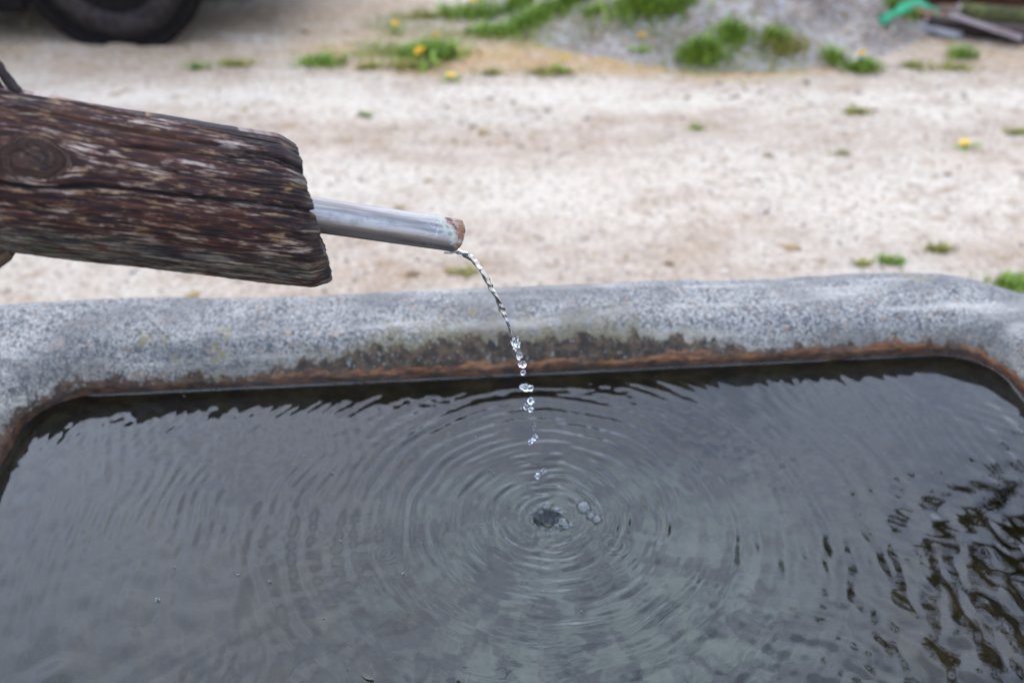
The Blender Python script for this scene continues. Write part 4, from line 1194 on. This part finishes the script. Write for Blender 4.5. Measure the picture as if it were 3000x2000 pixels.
dand0 = empty('dandelion')
hd = mesh_bm('flower_head', dandelion_head(), MAT['petal'], dand0); hd.location = (0, 0, 0.062)
V_, F_ = tube([(0, 0, 0), (.002, 0, .02), (.002, .001, .045), (0, 0, .063)], [.0022, .002, .002, .0035], 8)
mesh_np('stem', np.array([tuple(v) for v in V_]), F_, MAT['stem'], dand0)
for k in range(4):
    a = k * 1.6 + .4; L = .06
    pts = [(0, 0, .004)] + [(math.cos(a) * L * f, math.sin(a) * L * f, .006 + .018 * math.sin(f * 2.6)) for f in (.3, .6, .85, 1.0)]
    V_, F_ = tube(pts, [.002, .006, .008, .005, .001], 6)
    lo_ = mesh_np('leaf', np.array([tuple(v) for v in V_]), F_, MAT['grass'], dand0)
DAND = [(1380, 38, 1.0, 'dandelion in the grass tuft at the top edge, left of the heap'), (1412, 16, .9, 'dandelion half cut by the top edge, behind the first tuft'),
        (1522, 38, .9, 'pale dandelion at the left foot of the heap'), (1285, 160, 1.0, 'upper dandelion of the two in the dark green clump'),
        (1264, 200, 1.15, 'lower fuller dandelion of the two in the dark green clump'), (1322, 238, .9, 'dandelion on bare earth just below the dark green clump'),
        (1640, 218, .75, 'small dandelion in the ochre moss strip'), (1877, 178, 1.0, 'dandelion in front of the clump at the foot of the heap'),
        (2520, 203, .9, 'orange dandelion in the dark tuft at the right of the heap'), (2828, 432, .85, 'lone dandelion on the brown patch far right of the yard'),
        (1157, 95, .75, 'faint small dandelion alone on the pale earth at the upper left of the clump')]
for i, (px, py, s_, lb) in enumerate(DAND):
    d = dand0 if i == 0 else copy_tree(dand0)
    x_, y_ = at_ground(px, py)
    d.location = (x_, y_, gz_at(x_, y_)); k = 1.12 * s_
    d.scale = (k, k, k * (1.12 if i not in (9, 5) else 0.4)); d.rotation_euler = (R(14 * math.sin(i * 2.1)) + R(18), R(10 * math.cos(i)), i * 1.3)
    tag(d, lb, 'dandelion', 'dandelions in the yard')

# ------------------------------------------------------------------ parked car (only a wheel and the sill are in frame)
WX, WY, WR = -1.781, 4.46, 0.335
car = empty('parked_car', (WX - 1.24, WY + 0.86, float(ground_z(np.array([WX]), np.array([WY + 0.1]))[0]) + 0.022))
tag(car, 'dark grey parked car, its dusty front wheel and sill in view', 'car')
cz = car.location


def section(x, zlo, hw, zsh, zro, hr):
    """half outline points of the body at x: (y, z) from sill up over the roof"""
    return [(-hw + .03, zlo), (-hw, zlo + .10), (-hw - .01, zlo + .32), (-hw + .02, zsh), (-hr, zro - .03), (-hr + .08, zro),
            (hr - .08, zro), (hr, zro - .03), (hw - .02, zsh), (hw + .01, zlo + .32), (hw, zlo + .10), (hw - .03, zlo)]


SECT = [(2.00, .26, .70, .62, .66, .62), (1.92, .17, .78, .72, .76, .68), (1.70, .15, .82, .82, .88, .72), (1.10, .14, .84, .92, 1.00, .74), (.85, .14, .85, .95, 1.10, .72),
        (.20, .14, .85, .97, 1.44, .60), (-.60, .14, .85, .97, 1.50, .60), (-1.40, .15, .85, .97, 1.46, .60), (-1.85, .22, .83, .96, 1.20, .66), (-2.02, .28, .78, .80, .92, .70)]
V = []; F = []
for s_ in SECT: V += [(s_[0], y_, z_) for y_, z_ in section(*s_)]
k = 12
for i in range(len(SECT) - 1):
    for j in range(k): F.append([i * k + j, i * k + (j + 1) % k, (i + 1) * k + (j + 1) % k, (i + 1) * k + j])
F += [list(range(k)), [(len(SECT) - 1) * k + j for j in range(k)][::-1]]
body = mesh_np('body', np.array(V), F, MAT['paint'], car)
body.data.polygons.foreach_set('use_smooth', np.zeros(len(F), dtype=bool))
bv = body.modifiers.new('soft', 'BEVEL'); bv.width = 0.035; bv.segments = 2; bv.limit_method = 'ANGLE'
for xw in (1.28, -1.28):                       # wheel arches as dark liners proud of the flank
    for sy in (-1, 1):
        prof = [(.365, -.04), (.40, -.04), (.40, .05), (.365, .05)]
        V_, F_ = lathe(prof, 40)
        V_ = [v for v in V_]
        ar = mesh_np('wheel_arch', np.array(V_), F_, MAT['plastic'], car); ar.location = (xw, sy * .845, WR)
        bm = bmesh.new(); bmesh.ops.create_circle(bm, cap_ends=True, segments=40, radius=.37)
        bmesh.ops.rotate(bm, cent=(0, 0, 0), matrix=Matrix.Rotation(R(90), 3, 'X'), verts=bm.verts[:])
        bmesh.ops.solidify(bm, geom=bm.faces[:], thickness=.02)
        wl = mesh_bm('arch_liner', bm, MAT['plastic'], car); wl.location = (xw, sy * .862, WR)
for nm, x0, x1, sg in (('bumper', 1.90, 2.06, 1), ('bumper', -2.08, -1.90, -1)):
    bm = bmesh.new(); bm_box(bm, ((x0 + x1) / 2, 0, .40), (x1 - x0, 1.52, .26), .04)
    mesh_bm(nm, bm, MAT['plastic'], car)
for sy in (-1, 1):
    bm = bmesh.new(); bm_box(bm, (1.925, sy * .58, .665), (.10, .26, .12), .02); mesh_bm('headlight', bm, MAT['lamp'], car)
    bm = bmesh.new(); bm_box(bm, (-1.97, sy * .62, .80), (.10, .18, .14), .02); mesh_bm('tail_light', bm, MAT['brickred'], car)
    for x0, x1 in ((.20, -.55), (-.62, -1.36)):
        q = [(x0 + (.42 if x0 > 0 else 0), .822, 1.00), (x1, .822, 1.00), (x1, .625, 1.40), (x0, .625, 1.40 if x0 < 0 else 1.38)]
        v_ = [(a, sy * (b + .012), c) for a, b, c in q] + [(a, sy * (b - .012), c) for a, b, c in q]
        mesh_np('side_window', np.array(v_), [[0, 1, 2, 3], [7, 6, 5, 4], [0, 4, 5, 1], [1, 5, 6, 2], [2, 6, 7, 3], [3, 7, 4, 0]], MAT['glass'], car, False)
    bm = bmesh.new(); bm_box(bm, (0, sy * .862, .195), (1.76, .05, .13), .015); mesh_bm('sill', bm, MAT['plastic'], car)
    bm = bmesh.new(); bm_box(bm, (.72, sy * .93, 1.02), (.12, .16, .12), .03); mesh_bm('wing_mirror', bm, MAT['plastic'], car)
tp = [(.205, -.085), (.222, -.100), (.255, -.112), (.285, -.114), (.306, -.107), (.319, -.098), (.327, -.088), (.333, -.060), (.335, 0), (.333, .060), (.327, .088), (.319, .098), (.285, .112), (.222, .100), (.205, .085)]
rp = [(.205, -.088), (.196, -.093), (.186, -.088), (.176, -.070), (.160, -.052), (.120, -.055), (.085, -.072), (.055, -.078), (.012, -.078), (.012, -.03), (.18, -.02), (.195, .08), (.206, .085)]
for xw in (1.28, -1.28):
    for sy in (-1, 1):
        wh = empty('wheel'); wh.parent = car; wh.location = (xw, sy * .765, WR); wh.rotation_euler = (0, 0, 0 if sy < 0 else math.pi)
        V_, F_ = lathe(tp, 72); ty = mesh_np('tyre', np.array(V_), F_, MAT['tyre'], wh)
        ty.data.materials.append(MAT['tread'])
        mi = [1 if 5 <= (fi % len(tp)) <= 10 else 0 for fi in range(len(F_))]
        ty.data.polygons.foreach_set('material_index', mi)
        V_, F_ = lathe(rp, 48); mesh_np('rim', np.array(V_), F_, MAT['rim'], wh)
        for kk in range(5):
            a = 2 * math.pi * kk / 5; bm = bmesh.new()
            bmesh.ops.create_cone(bm, cap_ends=True, segments=6, radius1=.011, radius2=.009, depth=.016, matrix=Matrix.Translation((.075 * math.cos(a), -.082, .075 * math.sin(a))) @ Matrix.Rotation(R(90), 4, 'X'))
            mesh_bm('lug_nut', bm, MAT['rim'], wh)

# ------------------------------------------------------------------ timber and rubbish at the far right
def log_thing(name, p0, p1, r, mat, label, group='timber lying beyond the heap', seed=0):
    P0_, P1_ = Vector(p0), Vector(p1); n_ = 24
    root = empty(name, P0_)
    pts = [(P1_ - P0_) * (i / (n_ - 1)) for i in range(n_)]
    V_, F_ = tube(pts, [r * (1 + .05 * math.sin(i * 1.1 + seed)) for i in range(n_)], 28)
    V_ = np.array([tuple(v) for v in V_]); V_ += 0.006 * fbm(V_[:, 0] * 20 + seed, V_[:, 1] * 20, V_[:, 2] * 30, 3)[:, None]
    mesh_np('bark', V_, F_, MAT[mat], root)
    d = (P1_ - P0_).normalized()
    for e, sg in ((P0_ - P0_, -1), (P1_ - P0_, 1)):
        bm = bmesh.new(); bmesh.ops.create_cone(bm, cap_ends=True, segments=28, radius1=r * .95, radius2=r * .93, depth=.012)
        q = d.to_track_quat('Z', 'Y').to_matrix().to_4x4(); q.translation = e + d * sg * .004
        bmesh.ops.transform(bm, matrix=q, verts=bm.verts[:]); mesh_bm('sawn_end', bm, MAT['palewood'], root)
    tag(root, label, 'log', group)


def board_thing(name, p0, p1, w, t, mat, label, group='timber lying beyond the heap', cat='board', roll=0):
    P0_, P1_ = Vector(p0), Vector(p1); d = P1_ - P0_; L = d.length
    bm = bmesh.new(); bm_box(bm, (L / 2, 0, 0), (L, w, t), .004)
    for v in bm.verts: v.co.y += .006 * math.sin(v.co.x * 9); v.co.z += .003 * math.sin(v.co.x * 13)
    o_ = mesh_bm(name, bm, MAT[mat]); o_.location = P0_
    q = d.to_track_quat('X', 'Z'); o_.rotation_euler = (q.to_matrix() @ Matrix.Rotation(roll, 3, 'X')).to_euler()
    tag(o_, label, cat, group)


log_thing('log', (1.93, 5.02, .135), (4.1, 4.66, .135), .105, 'redbark', 'thick reddish brown log across the top right corner', seed=1)
log_thing('log', (2.13, 4.80, .050), (3.9, 4.36, .050), .040, 'mossbark', 'thin log with yellow green moss in front of the reddish log', seed=2)
log_thing('log', (1.93, 4.655, .035), (2.75, 4.33, .035), .038, 'darkbark', 'dark brown log lying under the pale sawn board', seed=3)
board_thing('board', (1.985, 4.555, .105), (2.285, 4.45, .035), .075, .024, 'palewood', 'pale pinkish sawn board leaning on the dark log', roll=R(-14))
board_thing('board', (1.88, 4.675, .032), (2.035, 4.515, .016), .070, .022, 'greywood', 'short grey white board lying left of the pale sawn board')
board_thing('offcut', (1.90, 4.735, .050), (2.0, 4.66, .040), .06, .06, 'brickred', 'rusty red offcut under the green plastic', cat='offcut')
# crumpled green plastic strip
pts = [(1.66, 4.52, .085), (1.71, 4.525, .115), (1.77, 4.54, .150), (1.83, 4.56, .165), (1.89, 4.575, .140), (1.945, 4.58, .105)]
q = []
for i in range(31):
    f = i / 30 * 5; k = min(int(f), 4); q.append(Vector(pts[k]).lerp(Vector(pts[k + 1]), f - k))
for _ in range(3): q = [q[0]] + [(q[i - 1] + 2 * q[i] + q[i + 1]) / 4 for i in range(1, 30)] + [q[-1]]
bm = bmesh.new(); rows = []
for i, p in enumerate(q):
    w = .024 + .010 * math.sin(i * .7); row = []
    for j in range(5):
        f = j / 4 - .5
        row.append(bm.verts.new(p + Vector((.012 * f, -w * 1.2 * f - .02 * f, -w * 1.1 * f * (1 if f > 0 else .8) + .006 * math.sin(i * 1.3 + j * 1.7)))))
    rows.append(row)
for i in range(30):
    for j in range(4): bm.faces.new((rows[i][j], rows[i + 1][j], rows[i + 1][j + 1], rows[i][j + 1]))
bmesh.ops.solidify(bm, geom=bm.faces[:], thickness=.004)
gp = mesh_bm('plastic_strip', bm, MAT['tarp'], None, True)
tag(gp, 'bright green plastic strip bent over the grass between heap and logs', 'plastic strip')
for i, (x_, y_, w_, h_, lb) in enumerate(((1.72, 4.93, .36, .15, 'dark grass clump behind the right slope of the heap'), (1.815, 4.70, .24, .09, 'dark grass clump under the green plastic strip'),
                                          (1.86, 5.0, .30, .16, 'grass clump behind the green plastic strip'))):
    tuft(x_, y_, w_, h_, 260, lb, 'grass', 90 + i, 0.6)

# ------------------------------------------------------------------ tree beside the yard (seen mirrored in the trough)
TS = 0.79                                           # height scale of the tree
tree = empty('deciduous_tree', (5.2, 4.6, -0.0))
tag(tree, 'leafy dark tree right of the yard, mirrored in the water at right', 'tree')


def tw(pts, r0, r1, nm='limb'):
    n_ = len(pts); V_, F_ = tube([Vector((p[0], p[1], p[2] * TS)) for p in pts], [r0 + (r1 - r0) * i / (n_ - 1) for i in range(n_)], 12)
    return mesh_np(nm, np.array([tuple(v) for v in V_]), F_, MAT['bark'], tree)


tw([(0, 0, -.02), (.02, .02, .6), (-.05, .05, 1.8), (.0, .0, 3.2), (.1, -.05, 4.6), (.05, 0, 6.2), (.1, .05, 7.6)], .20, .03, 'trunk')
LIMBS = [[(0, 0, 4.8), (-.6, .2, 5.8), (-1.3, .5, 6.2), (-1.7, .6, 6.35), (-1.95, .7, 6.4)], [(0, 0, 4.5), (-.5, .0, 5.5), (-1.0, .2, 6.0), (-1.5, .3, 6.2)],
         [(0, 0, 4.6), (.6, .4, 5.4), (1.2, .7, 6.2)], [(.05, 0, 5.2), (.4, -.5, 6.2), (.7, -.9, 6.8)], [(0, 0, 5.0), (-.3, .6, 6.0), (-.5, 1.2, 6.6)]]
for l in LIMBS: tw(l, .055, .010)
g = np.random.default_rng(8)
C = []
for l in LIMBS:
    for p in l[2:]:
        for _ in range(3): C.append(np.array(p) + g.normal(0, .11, 3))
for _ in range(16): C.append(np.array([-1.15, .35, 6.25]) + g.normal(0, 1, 3) * np.array([.32, .32, .22]))
for _ in range(50): C.append(np.array([-.1, .1, 6.55]) + g.normal(0, 1, 3) * np.array([.6, .7, .6]))
C = np.array(C) * np.array([1, 1, TS]); nl = 90
cp = np.repeat(C, nl, 0) + g.normal(0, .12, (len(C) * nl, 3))
nn = len(cp); d1 = g.normal(0, 1, (nn, 3)); d1 /= np.linalg.norm(d1, axis=1)[:, None]; d2 = np.cross(d1, g.normal(0, 1, (nn, 3))); d2 /= np.linalg.norm(d2, axis=1)[:, None]
ll = g.uniform(.03, .055, (nn, 1))
V = np.stack([cp - d1 * ll, cp + d2 * ll * .5, cp + d1 * ll, cp - d2 * ll * .5], 1).reshape(-1, 3)
mesh_np('crown', V, np.arange(nn * 4).reshape(-1, 4), MAT['leaf'], tree, False)
